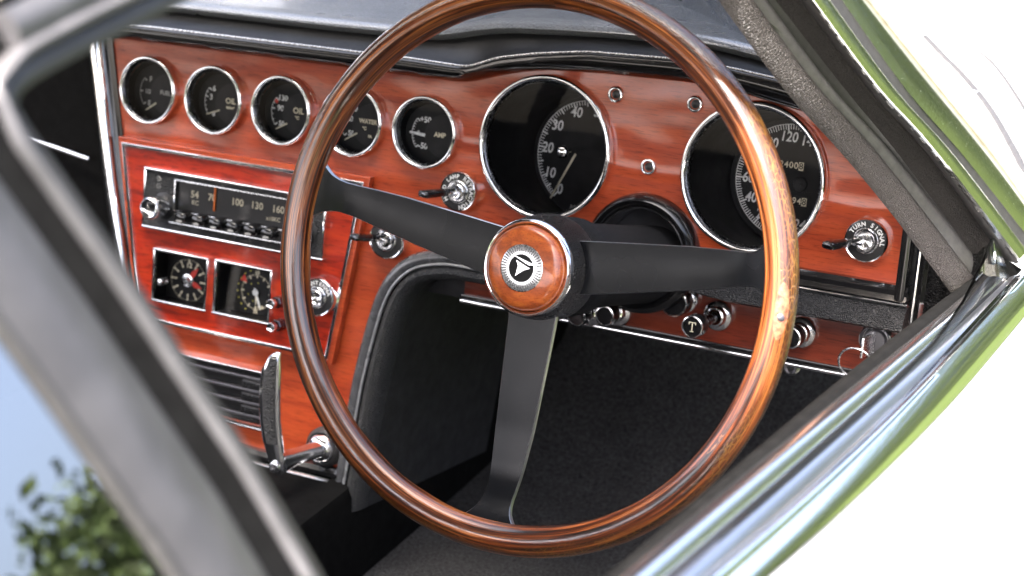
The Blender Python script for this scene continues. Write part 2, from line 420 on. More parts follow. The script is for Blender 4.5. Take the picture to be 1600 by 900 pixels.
def veneer():
    top = [(x, ZW(x)+.004) for x in [-.4475+.7515*i/90 for i in range(91)]]
    out = top+[(.304, -.0635), (.146, -.0635)]+[(.0945+.043*math.cos(R(a)), -.073+.043*math.sin(R(a))) for a in range(10, 212, 6)]+arch+[(-.395, -.345), (-.4262, -.154)]
    holes = [circ(x, GZ, .0292) for x in GX]+[circ(0, 0, .0572, 64), circ(.1804, .0012, .0572, 64)]
    cx, cz = -.295, -.13
    holes.append([(cx+(x-cx)*.985, cz+(z-cz)*.98) for x, z in INSERT])
    holes.append([(-.372, -.292), (-.2535, -.292), (-.2535, -.2415), (-.372, -.2415)])
    return plate(out, holes, .006, .014, .0006)
build('wood_panel', veneer(), 'dash veneer', dash, 30, True)
# black lip along the top of the wood, bright bead on it, recessed band and padded cowl
def rows_over(fn): return [fn(x) for x in XS]
g = Geo(); g.grid(rows_over(lambda x: [(x, .010, ZW(x)+.004), (x, .002, ZW(x)+.000), (x, -.006, ZW(x)+.001), (x, -.013, ZW(x)+.0045), (x, -.0165, (ZW(x)+ZS(x))/2), (x, -.016, ZS(x)-.003), (x, -.0135, ZS(x)-.0005), (x, -.008, ZS(x)+.0005)]))
build('lip_moulding', g, 'gloss black', dash, 60, True)
g = Geo(); g.tube([(x, -.0125, ZS(x)+.0002) for x in XS], .0009, 8)
build('bright_bead', g, 'bright edge', dash, 60, True)
g = Geo(); g.grid(rows_over(lambda x: [(x, -.010, ZS(x)+.0002), (x, .000, ZS(x)+.003), (x, .012, (ZS(x)*.5+ZP(x)*.5)+.001), (x, .022, ZP(x)+.001)]))
build('cowl_band', g, 'satin black', dash, 60, True)
def yend(x): return max(.03, .40-.40*((x+.37)/.76)**2)
def padrow(x):
    z = ZP(x); ye = yend(x); o = [(x, .024, z-.001), (x, .0165, z+.0008), (x, .0135, z+.0045), (x, .016, z+.0085), (x, .024, z+.0118), (x, .036, z+.0138), (x, .052, z+.0158)]
    for k in range(1, 9):
        y = .052+(max(ye, .07)-.052)*k/8; o.append((x, y, z+.0158+(y-.052)*.175))
    return o
g = Geo(); g.grid(rows_over(padrow))
build('padded_top', g, 'pad leather', dash, 60, True)
# right-hand end and lower mouldings
g = Geo(); g.box(.3040, .3125, -.006, .05, -.0755, .075, .003)
build('end_moulding', g, 'gloss black', dash, 40, True)
g = Geo(); g.box(.3175, .3205, -.004, .012, -.090, .06, .0012)
build('end_chrome', g, 'chrome', dash, 40, True)
g = Geo(); g.box(.3205, .362, .02, .06, -.16, .0, .004)
build('end_panel', g, 'crackle black', dash, 40, True)
def barx(x0, x1, sec, n=24, fn=None):
    g = Geo(); rows = []
    for i in range(n+1):
        x = x0+(x1-x0)*i/n; s_ = fn(x) if fn else (1, 0, 0)
        rows.append([(x, y*s_[0]+s_[1], z*s_[0]+s_[2]) for y, z in sec])
    b0 = len(g.v); g.grid(rows, 0, True); m = len(sec)
    g.f += [tuple(b0+k for k in range(m)), tuple(b0+n*m+k for k in range(m))[::-1]]; g.m += [0, 0]; return g
build('lower_moulding', barx(.150, .3138, [(.012, -.0628), (-.001, -.0630), (-.005, -.0665), (-.0035, -.0705), (-.0055, -.0745), (.012, -.0755)]), 'gloss black', dash, 30, True)
build('lower_bead', barx(.135, .3150, [(-.002+.0032*math.cos(t*PI/5), -.0768+.0016*math.sin(t*PI/5)) for t in range(10)]), 'chrome', dash, 60, True)
def pf(x):
    t = min(1., max(0., (x-.128)/.05)); k = .25+.75*t**.6; return (k, 0.0, -.0925*(1-k))
build('knee_pad', barx(.128, .3145, [(.03, -.0785), (.004, -.0785), (-.0005, -.0795), (-.0050, -.0840), (-.0085, -.0915), (-.0080, -.0965), (-.002, -.0990), (.03, -.0995)], 40, pf), 'knee leather', dash, 60, True)
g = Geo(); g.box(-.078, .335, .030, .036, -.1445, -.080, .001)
build('lower_wood_panel', g, 'shaded veneer', dash, 40, True)
g = Geo(); g.box(-.080, .335, .0265, .040, -.1478, -.1448, .0008)
build('lower_chrome_strip', g, 'chrome', dash, 40, True)
g = Geo(); g.box(-.080, .335, .028, .034, -.1447, -.1405, .0006)
build('lower_black_strip', g, 'gloss black', dash, 40, True)
g = Geo(); g.box(-.14, .335, .037, .30, -.147, -.10, .004); g.box(-.46, .285, .112, .14, -.145, .05, .004)
build('under_tray', g, 'matte black', dash, 40, True)
# arch over the driver footwell: dark bright-work, bead, padded roll
def offset(path, d):
    o = []
    for i, p in enumerate(path):
        a = Vector(path[max(0, i-1)]); b = Vector(path[min(len(path)-1, i+1)]); t = (b-a).normalized(); o.append((p[0]-t.y*d, p[1]+t.x*d))
    return o
def dense(path, k=4):
    o = []
    for i in range(len(path)-1):
        p0 = path[max(0, i-1)]; p1 = path[i]; p2 = path[i+1]; p3 = path[min(len(path)-1, i+2)]
        for j in range(k):
            t = j/k; o.append(tuple(.5*((2*b)+(-a+c)*t+(2*a-5*b+4*c-d)*t*t+(-a+3*b-3*c+d)*t**3) for a, b, c, d in zip(p0, p1, p2, p3)))
    return o+[path[-1]]
AR = dense(arch)
def arch_band(prof):
    return Geo().grid([[(q[0], y, q[1]) for q in offset(AR, d)] for d, y in prof])
build('arch_trim', arch_band([(-.0010, .012), (-.0008, .001), (.0015, -.004), (.006, -.006), (.0095, -.004), (.0105, .002)]), 'arch grey', dash, 60, True)
g = Geo(); g.tube([(q[0], -.004, q[1]) for q in offset(AR, .0112)], .0014, 8)
build('arch_bead', g, 'arch bright', dash, 60, True)
build('arch_pad', arch_band([(.012, .003), (.0145, -.004), (.019, -.006), (.0235, -.002), (.0255, .008), (.0258, .02)]), 'knee leather', dash, 60, True)
build('arch_wall', arch_band([(.0254, .018), (.026, .06), (.026, .25)]), 'matte black', dash, 60, True)
# steering column collar
g = Geo(); cc = (.0945, 0, -.073)
g.lathe([(.0485, .012), (.0490, .002), (.0475, -.006), (.0440, -.0095), (.0405, -.007), (.0395, .000)], 64, 0, 'y', cc)
build('column_collar', g, 'gloss black', dash, 50, True)
g = Geo(); g.lathe([(.0398, .004), (.0396, -.004), (.0385, -.0065), (.0370, -.0055), (.0365, .001), (.036, .02)], 64, 0, 'y', cc)
build('collar_ring', g, 'sill satin', dash, 50, True)
g = Geo(); g.lathe([(.0365, .018), (.0355, .022), (.001, .022)], 48, 0, 'y', cc)
build('collar_well', g, 'matte black', dash, 50, True)
# left edge: chrome upright, padded edge, black passenger side
def upright(x0, x1, prof):
    zs = [.040, .0305, -.05, -.0895, -.12, -.1537, -.25, -.345]
    ctr = lambda z: interp([(-.345, -.394), (-.1537, -.4262), (-.0895, -.4411), (.0305, -.4645), (.06, -.470)], z)
    return Geo().grid([[(ctr(z)+x0+(x1-x0)*u, y, z) for u, y in prof] for z in zs])
build('chrome_upright', upright(-.0055, .0085, [(0, .02), (0, -.001), (.15, -.005), (.5, -.0065), (.85, -.005), (1, -.001), (1, .02)]), 'chrome', dash, 60, True)
build('upright_gasket', upright(.0086, .0185, [(0, .004), (.3, .0035), (1, .004), (1, .012)]), 'gloss black', dash, 60, True)
build('side_pad', upright(-.050, -.0065, [(0, .08), (.05, .06), (.3, .04), (.6, .022), (.85, .012), (1, .012)]), 'pad leather', dash, 60, True)
g = Geo(); g.box(-.85, -.50, .085, .10, -.36, .05, .004)
build('passenger_panel', g, 'channel black', dash, 40, True)
g = Geo(); g.tube([(-.62, .080, -.0790), (-.568, .078, -.0838), (-.522, .072, -.0885)], .0026, 8)
build('passenger_trim', g, 'chrome', dash, 60, True)
# raised insert holding the radio and clocks
def inset(poly, d):
    c = Vector((sum(p[0] for p in poly)/4, sum(p[1] for p in poly)/4)); o = []
    n_ = len(poly)
    for i in range(n_):
        a, b, c2 = Vector(poly[i-1]), Vector(poly[i]), Vector(poly[(i+1) % n_])
        t1, t2 = (b-a).normalized(), (c2-b).normalized(); n1, n2 = Vector((t1.y, -t1.x)), Vector((t2.y, -t2.x))
        o.append(tuple(b+(n1+n2)*(d/(1+n1.dot(n2)))))
    return o
C1 = (-.3815, -.3200, -.1937, -.1437); C2 = (-.3133, -.2512, -.1937, -.1432)
rect = lambda c, m=0.: [(c[0]+m, c[2]+m), (c[1]-m, c[2]+m), (c[1]-m, c[3]-m), (c[0]+m, c[3]-m)]
build('insert_panel', plate(inset(INSERT, .0012), [rect(C1, .0015), rect(C2, .0015)], -.0025, .006, .0004), 'radio veneer', dash, 30, True)
build('insert_frame', plate(INSERT, [inset(INSERT, .0022)], -.0045, -.0024, .0005), 'chrome', dash, 40, True)
build('insert_wall', plate(inset(INSERT, -.0042), [inset(INSERT, .0002)], -.0022, .0055, .0008), 'dash veneer', dash, 40, True)
# foot of the console
build('console_black_bar', barx(-.395, -.170, [(.010, -.3125), (-.002, -.3125), (-.005, -.316), (-.005, -.3195), (.010, -.3205)]), 'gloss black', dash, 40, True)
build('console_chrome_bar', barx(-.395, -.178, [(-.004+.008*math.cos(t*PI/8), -.3272+.0062*math.sin(t*PI/8)) for t in range(16)]), 'sill satin', dash, 60, True)

# ------------------------------------------------------------------ round gauges
def bezel_parts(t, k, R0, tube_end, shift):
    """k scales the small-gauge section"""
    g = Geo()
    g.lathe([(R0-.0018*k, .009), (R0-.0002*k, .005), (R0, .0005), (R0-.0006*k, -.0018*k), (R0-.0018*k, -.0028*k), (R0-.0030*k, -.0024*k), (R0-.0036*k, -.0008*k), (R0-.0038*k, .002)], 80)
    build('bezel', g, 'chrome', t, 60)
    g = Geo(); g.lathe([(R0-.0036*k, .0022), (R0-.0044*k, .0010), (R0-.0050*k, .0026), (R0-.0051*k, .006)], 80)
    build('inner_ring', g, 'dark steel', t, 60)
    g = Geo(); r1, r2 = R0-.0050*k, tube_end[0]
    g.lathe([(r1, .0055), (r1-.0002, .010), (r1+(r2-r1)*.5, .010+(tube_end[1]-.010)*.5), (r2, tube_end[1])], 80, 0, 'y', (0, 0, 0), shift)
    build('barrel', g, 'tube black', t, 60)
    g = Geo(); g.disc(R0-.0045*k, .0018, n=64); build('glass', g, 'gauge glass', t, 0)
def small_gauge(i, label, name):
    t = thing(name, label, 'gauge', (GX[i], 0, GZ), group='small round gauges in a row')
    sh = lambda a: (0, -.003*max(0, a)/.014)
    bezel_parts(t, 1., .0313, (.0258, .0145), sh)
    d = build('dial', Geo().disc(.0262, .014, (0, -.003)), 'dial black', t, 0)
    c = (0., -.003); cv = (.0125, -.003)
    pts = []
    for k in range(64):
        a = 2*PI*k/64; p = Vector((cv[0]+.0185*math.cos(a), cv[1]+.0185*math.sin(a))); q = p-Vector(c)
        if q.length > .0255: q = q.normalized()*.0255
        pts.append((q.x+c[0], q.y+c[1]))
    g = Geo(); m = len(pts)
    g.add([(x, .0122, z) for x, z in pts]+[(x, .0139, z) for x, z in pts], [tuple(range(m))]+[(k, (k+1) % m, m+(k+1) % m, m+k) for k in range(m)])
    build('needle_cover', g, 'dial cover', t, 30)
    return t, d, c
YT = .01385
def marks(d, c, r, angs, big, mat_='print white', y=YT, l=(.0016, .0030), w=(.0006, .0011), line=True, nm='scale_marks'):
    g = Geo()
    for a in angs: arcquad(g, r-(l[1] if a in big else l[0]), r, R(a), w[1] if a in big else w[0], y, c)
    if line:
        a0, a1 = min(angs), max(angs); n_ = 24
        for k in range(n_):
            p = [(c[0]+q*math.cos(R(a0+(a1-a0)*(k+e)/n_)), y+.00003, c[1]+q*math.sin(R(a0+(a1-a0)*(k+e)/n_))) for e, q in ((0, r), (1, r), (1, r+.0005), (0, r+.0005))]
            g.add(p, [(0, 1, 2, 3)])
    build(nm, g, mat_, d, 0)
def needle(t, tip, base, w=.0011, y=(.0118, .0118), m='needle cream'):
    a, b = Vector(tip), Vector(base); tt = (b-a).normalized(); n_ = Vector((-tt.y, tt.x)); g = Geo(); vs = []
    for yy in (0, .0006):
        vs += [(a.x+n_.x*w*.35, y[0]+yy, a.y+n_.y*w*.35), (a.x-n_.x*w*.35, y[0]+yy, a.y-n_.y*w*.35), (b.x-n_.x*w*.6, y[1]+yy, b.y-n_.y*w*.6), (b.x+n_.x*w*.6, y[1]+yy, b.y+n_.y*w*.6)]
    g.add(vs, [(0, 1, 2, 3), (7, 6, 5, 4), (0, 4, 5, 1), (1, 5, 6, 2), (2, 6, 7, 3), (3, 7, 4, 0)]); build('needle', g, m, t, 0)
YC = .0121
def legend(d, items, m, y, nm='numerals'):
    g = Geo()
    for s_, sz, x, z in items: text(g, s_, sz*(.94 if nm == 'lettering' else 1.04), x, z, y, 0, .0002)
    build(nm, g, m, d, 0)
rng = lambda a, b, s_: [a+s_*k for k in range(int((b-a)/s_+1.5))]
A5 = rng(140, 220, 20)
t, d, c = small_gauge(0, 'round chrome-rimmed fuel gauge, leftmost of the small gauges', 'fuel_gauge')
marks(d, c, .0185, rng(140, 220, 40), [140, 180, 220], 'print grey')
legend(d, [('F', .0062, -.0075, .0085), ('1/2', .0050, -.0100, -.003), ('E', .0062, -.0080, -.0135)], 'print grey', YT)
legend(d, [('FUEL', .0058, .0108, -.002)], 'print grey', YC, 'lettering'); needle(t, (-.0104, -.0200), (.0010, -.0122))
t, d, c = small_gauge(1, 'round chrome-rimmed oil pressure gauge, second gauge from the left', 'oil_pressure_gauge')
marks(d, c, .0185, rng(140, 220, 13.333), [140, 166.666, 180, 220])
legend(d, [('6', .0066, -.0092, .0085), ('3', .0066, -.0120, .0005), ('0', .0060, -.0085, -.0142)], 'print white', YT)
legend(d, [('OIL', .0074, .0105, -.0005), ('kg/cm²', .0034, .0105, -.0062)], 'print cream', YC, 'lettering'); needle(t, (-.0150, -.0150), (-.0010, -.0098))
t, d, c = small_gauge(2, 'round chrome-rimmed oil temperature gauge reading up to 130, beside the wheel rim', 'oil_temperature_gauge')
marks(d, c, .0185, rng(140, 220, 16), [140, 172, 220])
g = Geo(); [arcquad(g, .0150, .0185, R(a), .0016, YT-.0001, c) for a in (145, 150)]; build('red_mark', g, 'print red', d, 0)
legend(d, [('130', .0066, -.0075, .0092), ('90', .0066, -.0095, .0), ('50', .0058, -.0075, -.0135)], 'print white', YT)
legend(d, [('OIL', .0076, .0105, .0), ('°C', .0040, .0095, -.0062)], 'print cream', YC, 'lettering'); needle(t, (-.0120, -.0185), (-.0005, -.0122))
t, d, c = small_gauge(3, 'round chrome-rimmed water temperature gauge partly behind the wooden rim', 'water_temperature_gauge')
marks(d, c, .0185, rng(140, 220, 16), [140, 172, 220])
legend(d, [('120', .0066, -.0078, .0092), ('80', .0066, -.0100, .0), ('50', .0062, -.0075, -.0125)], 'print white', YT)
legend(d, [('WATER', .0056, .0098, .0), ('°C', .0040, .0065, -.0062), ('FA', .0034, .0125, -.0125)], 'print cream', YC, 'lettering'); needle(t, (-.0125, -.0185), (-.0005, -.0112))
t, d, c = small_gauge(4, 'round chrome-rimmed ammeter with white needle level, nearest the big gauges', 'ammeter')
marks(d, c, .0190, rng(140, 220, 8), [140, 180, 220])
legend(d, [('+50', .0066, -.0070, .0088), ('0', .0046, -.0130, -.003), ('-50', .0066, -.0078, -.0138)], 'print white', YT)
legend(d, [('AMP', .0060, .0088, -.0022)], 'print cream', YC, 'lettering'); needle(t, (-.0205, -.0030), (-.0055, -.0040), .0024, m='print white')

def big_gauge(name, label, x, z, dc, cat='gauge'):
    t = thing(name, label, cat, (x, 0, z), group='two large round instruments')
    bezel_parts(t, 1.25, .060, (.0520, .087), lambda a: (dc[0]*max(0, a)/.085, dc[1]*max(0, a)/.085))
    d = build('dial', Geo().disc(.0522, .085, dc, 72), 'dial black', t, 0)
    g = Geo(); g.lathe([(.0505, .0846), (.0512, .0838), (.0522, .0842)], 72, 0, 'y', (dc[0], 0, dc[1])); build('dial_ring', g, 'dial cover', t, 60)
    y = .034; k = y/.085
    g = Geo(); g.lathe([(.0001, -.0035), (.0038, -.0032), (.0052, -.0020), (.0056, 0), (.0052, .002), (.0018, .003), (.0016, .048)], 28, 0, 'y', (dc[0]*k, y, dc[1]*k))
    build('centre_cap', g, ['chrome'], t, 60)
    return t, d
YB = .0847
# tachometer
dc = (.0030, -.0146); t, d = big_gauge('tachometer', 'large chrome-rimmed tachometer with white numerals 0 to 40 in view', 0, 0, dc)
TA = {0: 231.5, 10: 207.0, 20: 175.5, 30: 144.2, 40: 112.8, 50: 81.5, 60: 50, 70: 19, 80: -12, 90: -43}
def tang(v):
    k = min(8, int(v//10)); a, b = TA[k*10], TA[k*10+10]; return a+(b-a)*(v-k*10)/10
g = Geo()
for i in range(91):
    a = R(tang(i)); L = .0060 if i % 10 == 0 else (.0048 if i % 5 == 0 else .0034)
    arcquad(g, .0483-L, .0483, a, .0012 if i % 5 == 0 else .00065, YB, dc)
for i in range(180):
    for rr in (.0483,):
        a0, a1 = R(tang(i/2)), R(tang(i/2+.5)); g.add([(dc[0]+q*math.cos(a), YB-.00004, dc[1]+q*math.sin(a)) for a, q in ((a0, rr), (a1, rr), (a1, rr+.0005), (a0, rr+.0005))], [(0, 1, 2, 3)])
build('scale_marks', g, 'print white', d, 0)
g = Geo()
for v in range(0, 100, 10):
    a = R(TA[v]); text(g, str(v), .0125, dc[0]+.0400*math.cos(a), dc[1]+.0400*math.sin(a), YB, 0, .0002, .12, 0, .86)
build('numerals', g, 'print white', d, 0)
g = Geo(); text(g, 'RPM', .0052, dc[0]-.0085, dc[1]-.0450, YB, 0, .0001); build('lettering', g, 'print grey', d, 0)
needle(t, (dc[0]-.0320, dc[1]-.0400), (.0050, -.0085), .0017, (.0825, .052))
# speedometer
dc = (.0040, -.0107); t, d = big_gauge('speedometer', 'large chrome-rimmed speedometer with odometer, crossed by the wooden rim', .1804, .0012, dc)
sang = lambda v: 182.4-(v-60)*1.39 if v > 60 else 182.4+(60-v)*1.30
g = Geo()
for v in range(0, 242, 2):
    L = .0062 if v % 20 == 0 else (.0046 if v % 10 == 0 else .0040)
    arcquad(g, .0470-L, .0470, R(sang(v)), .0013 if v % 20 == 0 else .0007, YB, dc)
for i in range(120):
    a0, a1 = R(sang(2*i)), R(sang(2*i+2)); g.add([(dc[0]+q*math.cos(a), YB-.00004, dc[1]+q*math.sin(a)) for a, q in ((a0, .0470), (a1, .0470), (a1, .0475), (a0, .0475))], [(0, 1, 2, 3)])
build('scale_marks', g, 'print white', d, 0)
g = Geo()
for v in range(0, 260, 20):
    a = R(sang(v)); text(g, str(v), .0118, dc[0]+.0368*math.cos(a), dc[1]+.0368*math.sin(a), YB, 0, .0002, .12, 0, .86)
build('numerals', g, 'print white', d, 0)
for nm, dx, dz, s_ in (('odometer', .0018, .0139, '24008'), ('trip_counter', .0093, -.0147, '0948')):
    g = Geo(); w = .0042*len(s_); x0 = dc[0]+dx-w*.62
    g.box(x0-.0008, x0+w+.0008, .0838, .0846, dc[1]+dz-.0040, dc[1]+dz+.0040, .0003)
    o = build(nm+'_window', g, 'tube black', d, 30)
    g = Geo(); g.add([(x0+w-.0042, .0836, dc[1]+dz-.0034), (x0+w, .0836, dc[1]+dz-.0034), (x0+w, .0836, dc[1]+dz+.0034), (x0+w-.0042, .0836, dc[1]+dz+.0034)], [(0, 1, 2, 3)])
    for i, ch in enumerate(s_): text(g, ch, .0074, x0+.0021+.0042*i, dc[1]+dz, .0834, 0, .0001, 0, 1 if i == len(s_)-1 else 0)
    build(nm+'_digits', g, ['print cream', 'tube black'], d, 0)
g = Geo(); g.lathe([(.0062, .0846), (.0055, .0836), (.0042, .0842), (.0014, .0842), (.0012, .083), (.0001, .0828)], 24, 0, 'y', (dc[0]+.0084, 0, dc[1]-.0006)); build('knob_reflection', g, 'dial cover', t, 60)  # dark ring shaped to imitate a reflection on the dial
needle(t, (dc[0]+.040*math.cos(R(262)), dc[1]+.040*math.sin(R(262))), (.003, -.008), .0016, (.0825, .056))

# ------------------------------------------------------------------ toggle switches with lettered rings
def switch(name, label, x, z, txt, a0, step, tip, grp='lettered toggle switches', lever=True):
    t = thing(name, label, 'switch', (x, .006, z), group=grp)
    g = Geo(); g.lathe([(.0172, .001), (.0174, -.006), (.0171, -.0088), (.0163, -.0100), (.0155, -.0096)], 56); build('ring', g, 'chrome', t, 60)
    g = Geo(); g.lathe([(.0157, -.0092), (.0102, -.0094)], 56); lr = build('legend_ring', g, 'satin black', t, 60)
    g = Geo()
    if txt: ring_text(g, txt, .0048, .0129, a0, step, -.00965, bold=.00018); build('lettering', g, 'print white', lr, 0)
    g = Geo(); g.lathe([(.0104, -.0090), (.0102, -.0106), (.0092, -.0116), (.0080, -.0116), (.0070, -.0100), (.0066, -.0112), (.0058, -.0118), (.0048, -.0105), (.0001, -.0085)], 40); build('nut', g, 'pitted chrome', t, 45)
    if not lever: return t
    tv = Vector(tip); dv = tv.normalized(); A = dv.cross(Vector((0, 0, 1))).normalized(); B = A.cross(dv)
    secs = []
    for s_, w, h in ((.010, .0056, .0056), (.016, .0052, .0052), (.020, .0064, .0058), (tv.length*.72, .0092, .0060), (tv.length*.93, .0116, .0058), (tv.length*.99, .0114, .0050), (tv.length, .0102, .0038)):
        secs.append((dv*s_, A, B, rsect(h*1.1, w, 16, .6)))
    # paddle lies flat: wide across, thin in height
    secs = [(c_, B, A, p) for c_, A, B, p in secs]
    g = Geo(); loft(g, secs); build('lever', g, 'gloss black', t, 50)
    g = Geo(); e = dv*(tv.length+.0001); loft(g, [(dv*(tv.length-.0004), B, A, rsect(.0042, .0106, 16, .6)), (e, B, A, rsect(.0032, .0092, 16, .6))]); build('lever_tip', g, 'dark steel', t, 50)
    g = Geo(); g.tube([dv*.006, dv*.012, dv*.0165], [.0030, .0030, .0026], 14); build('lever_collar', g, 'chrome', t, 50)
    return t
switch('head_lamp_switch', 'toggle switch lettered HEAD LAMP RETRACTION below the ammeter', -.0745, -.0470, 'HEAD LAMP RETRACTION', 215, 15.2, (-.0165, -.041, -.0015))
switch('turn_signal_switch', 'toggle switch lettered TURN SIGNAL at the right end of the panel', .2769, -.0329, 'TURN SIGNAL', 150, 15.5, (-.0200, -.041, -.0030))
switch('light_switch', 'toggle switch half hidden behind the left spoke', -.1399, -.0985, '', 130, 17, (-.014, -.041, .004))
t = switch('antenna_switch', 'round lettered antenna switch beside the stopwatch, behind the rim', -.2008, -.1585, 'ANTENNA', 128, 17.5, (-.01, -.03, 0), lever=False)
t.location = MD @ Vector((-.2008, -.002, -.1585))

# small chrome eyelets round the column
for x, z, l in ((.0564, .0507, 'small chrome-ringed warning lamp just right of the tachometer top'), (.1248, .0516, 'small chrome-ringed warning lamp beside the wheel rim, left of the speedometer'), (.0908, -.0031, 'small chrome-ringed warning lamp low between the two big gauges')):
    t = thing('warning_lamp', l, 'lamp', (x, .006, z), group='chrome-ringed warning lamps')
    g = Geo(); g.lathe([(.0067, .0005), (.0068, -.0012), (.0062, -.0026), (.0052, -.0030), (.0044, -.0022), (.0041, .0), (.0040, .003)], 36); build('ring', g, 'pitted chrome', t, 60)
    g = Geo(); g.lathe([(.0041, .0005), (.0030, -.0006), (.0001, -.0012)], 24); build('lens', g, 'satin black', t, 60)

# ------------------------------------------------------------------ radio
RX0, RX1, RZ0, RZ1 = -.3955, -.1995, -.1266, -.0710
t = thing('car_radio', 'black car radio with chrome frame and tuning scale behind the rim', 'radio', ((RX0+RX1)/2, -.0025, RZ0))
def bl(nm, g, m, p=None, sm=40): return build(nm, g, m, p or t, sm, True)
bl('frame', frame_bar(Geo(), RX0, RX1, RZ0, RZ1, .0022, -.0080, -.0023, .0006), 'chrome')
DX0, DX1, DZ0, DZ1 = -.3610, -.2325, -.1065, -.0785
bl('faceplate', plate([(RX0+.0021, RZ0+.0021), (RX1-.0021, RZ0+.0021), (RX1-.0021, RZ1-.0021), (RX0+.0021, RZ1-.0021)], [[(DX0, DZ0), (DX1, DZ0), (DX1, DZ1), (DX0, DZ1)]], -.0060, -.0024, .0003), 'radio crackle')
bl('window_trim', frame_bar(Geo(), DX0-.001, DX1+.001, DZ0-.0002, DZ1+.001, .0012, -.0070, -.0055, .0003), 'bright edge')
sc = bl('tuning_scale', Geo().add([(DX0, -.0030, DZ0), (DX1, -.0030, DZ0), (DX1, -.0030, DZ1), (DX0, -.0030, DZ1)], [(0, 1, 2, 3)]), 'satin black', None, 0)
g = Geo()
for s_, x in (('54', -.3415), ('70', -.3225), ('100', -.2950), ('130', -.2740), ('160', -.2515)): text(g, s_, .0088, x, -.0893, -.00315, 0, .0002)
text(g, 'KC', .0056, -.3405, -.0965, -.00315, 0, .0001); text(g, 'x10KC', .0052, -.2560, -.0985, -.00315, 0, .0001)
bl('scale_numerals', g, 'print cream', sc, 0)
bl('pointer', Geo().box(-.3196, -.3180, -.0046, -.0034, -.1005, -.0795, .0002), 'pointer orange')
bl('window_glass', Geo().add([(DX0, -.0058, DZ0), (DX1, -.0058, DZ0), (DX1, -.0058, DZ1), (DX0, -.0058, DZ1)], [(0, 1, 2, 3)]), 'gauge glass', None, 0)
g = Geo(); [arcquad(g, .0012, .0026, R(a), .0007, -.00615, (-.3795, z)) for z in (-.0795, -.0865) for a in range(0, 360, 60)]; bl('faceplate_marks', g, 'print grey', None, 0)
for i in range(6):
    x = -.3470+.0187*i; z = -.1095; g = Geo()
    loft(g, [((x, y, z), (1, 0, 0), (0, 0, 1), rsect(w, h, 18, .75)) for y, w, h in ((-.003, .0135, .0105), (-.014, .0130, .0100), (-.0165, .0120, .0092), (-.0174, .0100, .0072))])
    b = bl('push_button', g, 'gloss black', None, 50)
    g = Geo(); loft(g, [((x, y, z-.0030), (1, 0, 0), (0, 0, 1), rsect(.0062, .0020, 12, .8)) for y in (-.0172, -.0179)]); bl('button_glint', g, 'print grey', b, 50)  # pale bar paints the glint low on the button end
bl('button_rail', Geo().box(DX0-.004, DX1+.004, -.0078, -.0058, -.1182, -.1168, .0004), 'bright edge')
for x in (-.3720, -.2200):
    g = Geo(); g.lathe([(.0125, -.004), (.0125, -.0065), (.0090, -.0075), (.0088, -.0080)], 32, 0, 'y', (x, 0, -.1035)); bl('knob_base', g, 'satin black', None, 50)
    g = Geo(); g.lathe([(.0085, -.007), (.0098, -.010), (.0102, -.026), (.0096, -.0292), (.0082, -.0300), (.0062, -.0288), (.0040, -.0284), (.0001, -.0284)], 40, 0, 'y', (x, 0, -.1035)); bl('knob', g, 'chrome', None, 50)

# ------------------------------------------------------------------ clock and stopwatch
def box_clock(name, label, cat, c, dcx, dcz):
    t = thing(name, label, cat, (c[0], -.0025, c[2]))
    build('frame', frame_bar(Geo(), c[0], c[1], c[2], c[3], .0021, -.0075, -.0020, .0006), 'chrome', t, 40, True)
    g = Geo(); x0, x1, z0, z1 = c[0]+.0021, c[1]-.0021, c[2]+.0021, c[3]-.0021; y0, y1 = -.0045, .0135
    q = [(x0, y0, z0), (x1, y0, z0), (x1, y0, z1), (x0, y0, z1), (x0, y1, z0), (x1, y1, z0), (x1, y1, z1), (x0, y1, z1)]
    g.add(q, [(0, 1, 5, 4), (1, 2, 6, 5), (2, 3, 7, 6), (3, 0, 4, 7), (4, 5, 6, 7)]); build('case', g, 'tube black', t, 0, True)
    d = build('dial', Geo().disc(.0205, .0120, (dcx, dcz)), 'dial black', t, 0, True)
    build('glass', Geo().add([(x0, -.004, z0), (x1, -.004, z0), (x1, -.004, z1), (x0, -.004, z1)], [(0, 1, 2, 3)]), 'gauge glass', t, 0, True)
    return t, d
def hand(t, d, c, ang, L, w, y, m, nm='hand', tail=.0):
    g = Geo(); a = R(ang); u = Vector((math.cos(a), math.sin(a))); n_ = Vector((-u.y, u.x)); cv = Vector(c)
    pts = [cv-u*tail+n_*w*.4, cv-u*tail-n_*w*.4, cv+u*L*.6-n_*w*.6, cv+u*L, cv+u*L*.6+n_*w*.6]
    g.add([(p.x, y+e, p.y) for e in (0, .0005) for p in pts], [(0, 1, 2, 3, 4), (9, 8, 7, 6, 5)]+[(k, (k+1) % 5, 5+(k+1) % 5, 5+k) for k in range(5)]); build(nm, g, m, t, 0, True)
cl = (-.3540, -.1725); t, d = box_clock('dash_clock', 'square chrome-framed clock with red hands under the radio', 'clock', C1, *cl)
g = Geo()
for k in range(60): arcquad(g, .0188 if k % 5 else .0165, .0198, R(6*k), .0005 if k % 5 else .0016, .0117, cl)
for k in range(12):
    if k not in (0, ): arcquad(g, .0128, .0160, R(90-30*k), .0016, .0117, cl)
text(g, '12', .0064, cl[0], cl[1]+.0140, .0117, 0, .0002)
build('minute_marks', g, 'print cream', d, 0, True)
hand(t, d, cl, 50, .0172, .0042, .0104, 'print red'); hand(t, d, cl, -20, .0165, .0042, .0110, 'print red')
g = Geo(); g.lathe([(.0064, .0108), (.0060, .0096), (.0044, .0092), (.0036, .0104), (.0001, .0104)], 28, 0, 'y', (cl[0], 0, cl[1])); build('hub', g, 'bright edge', t, 50, True)
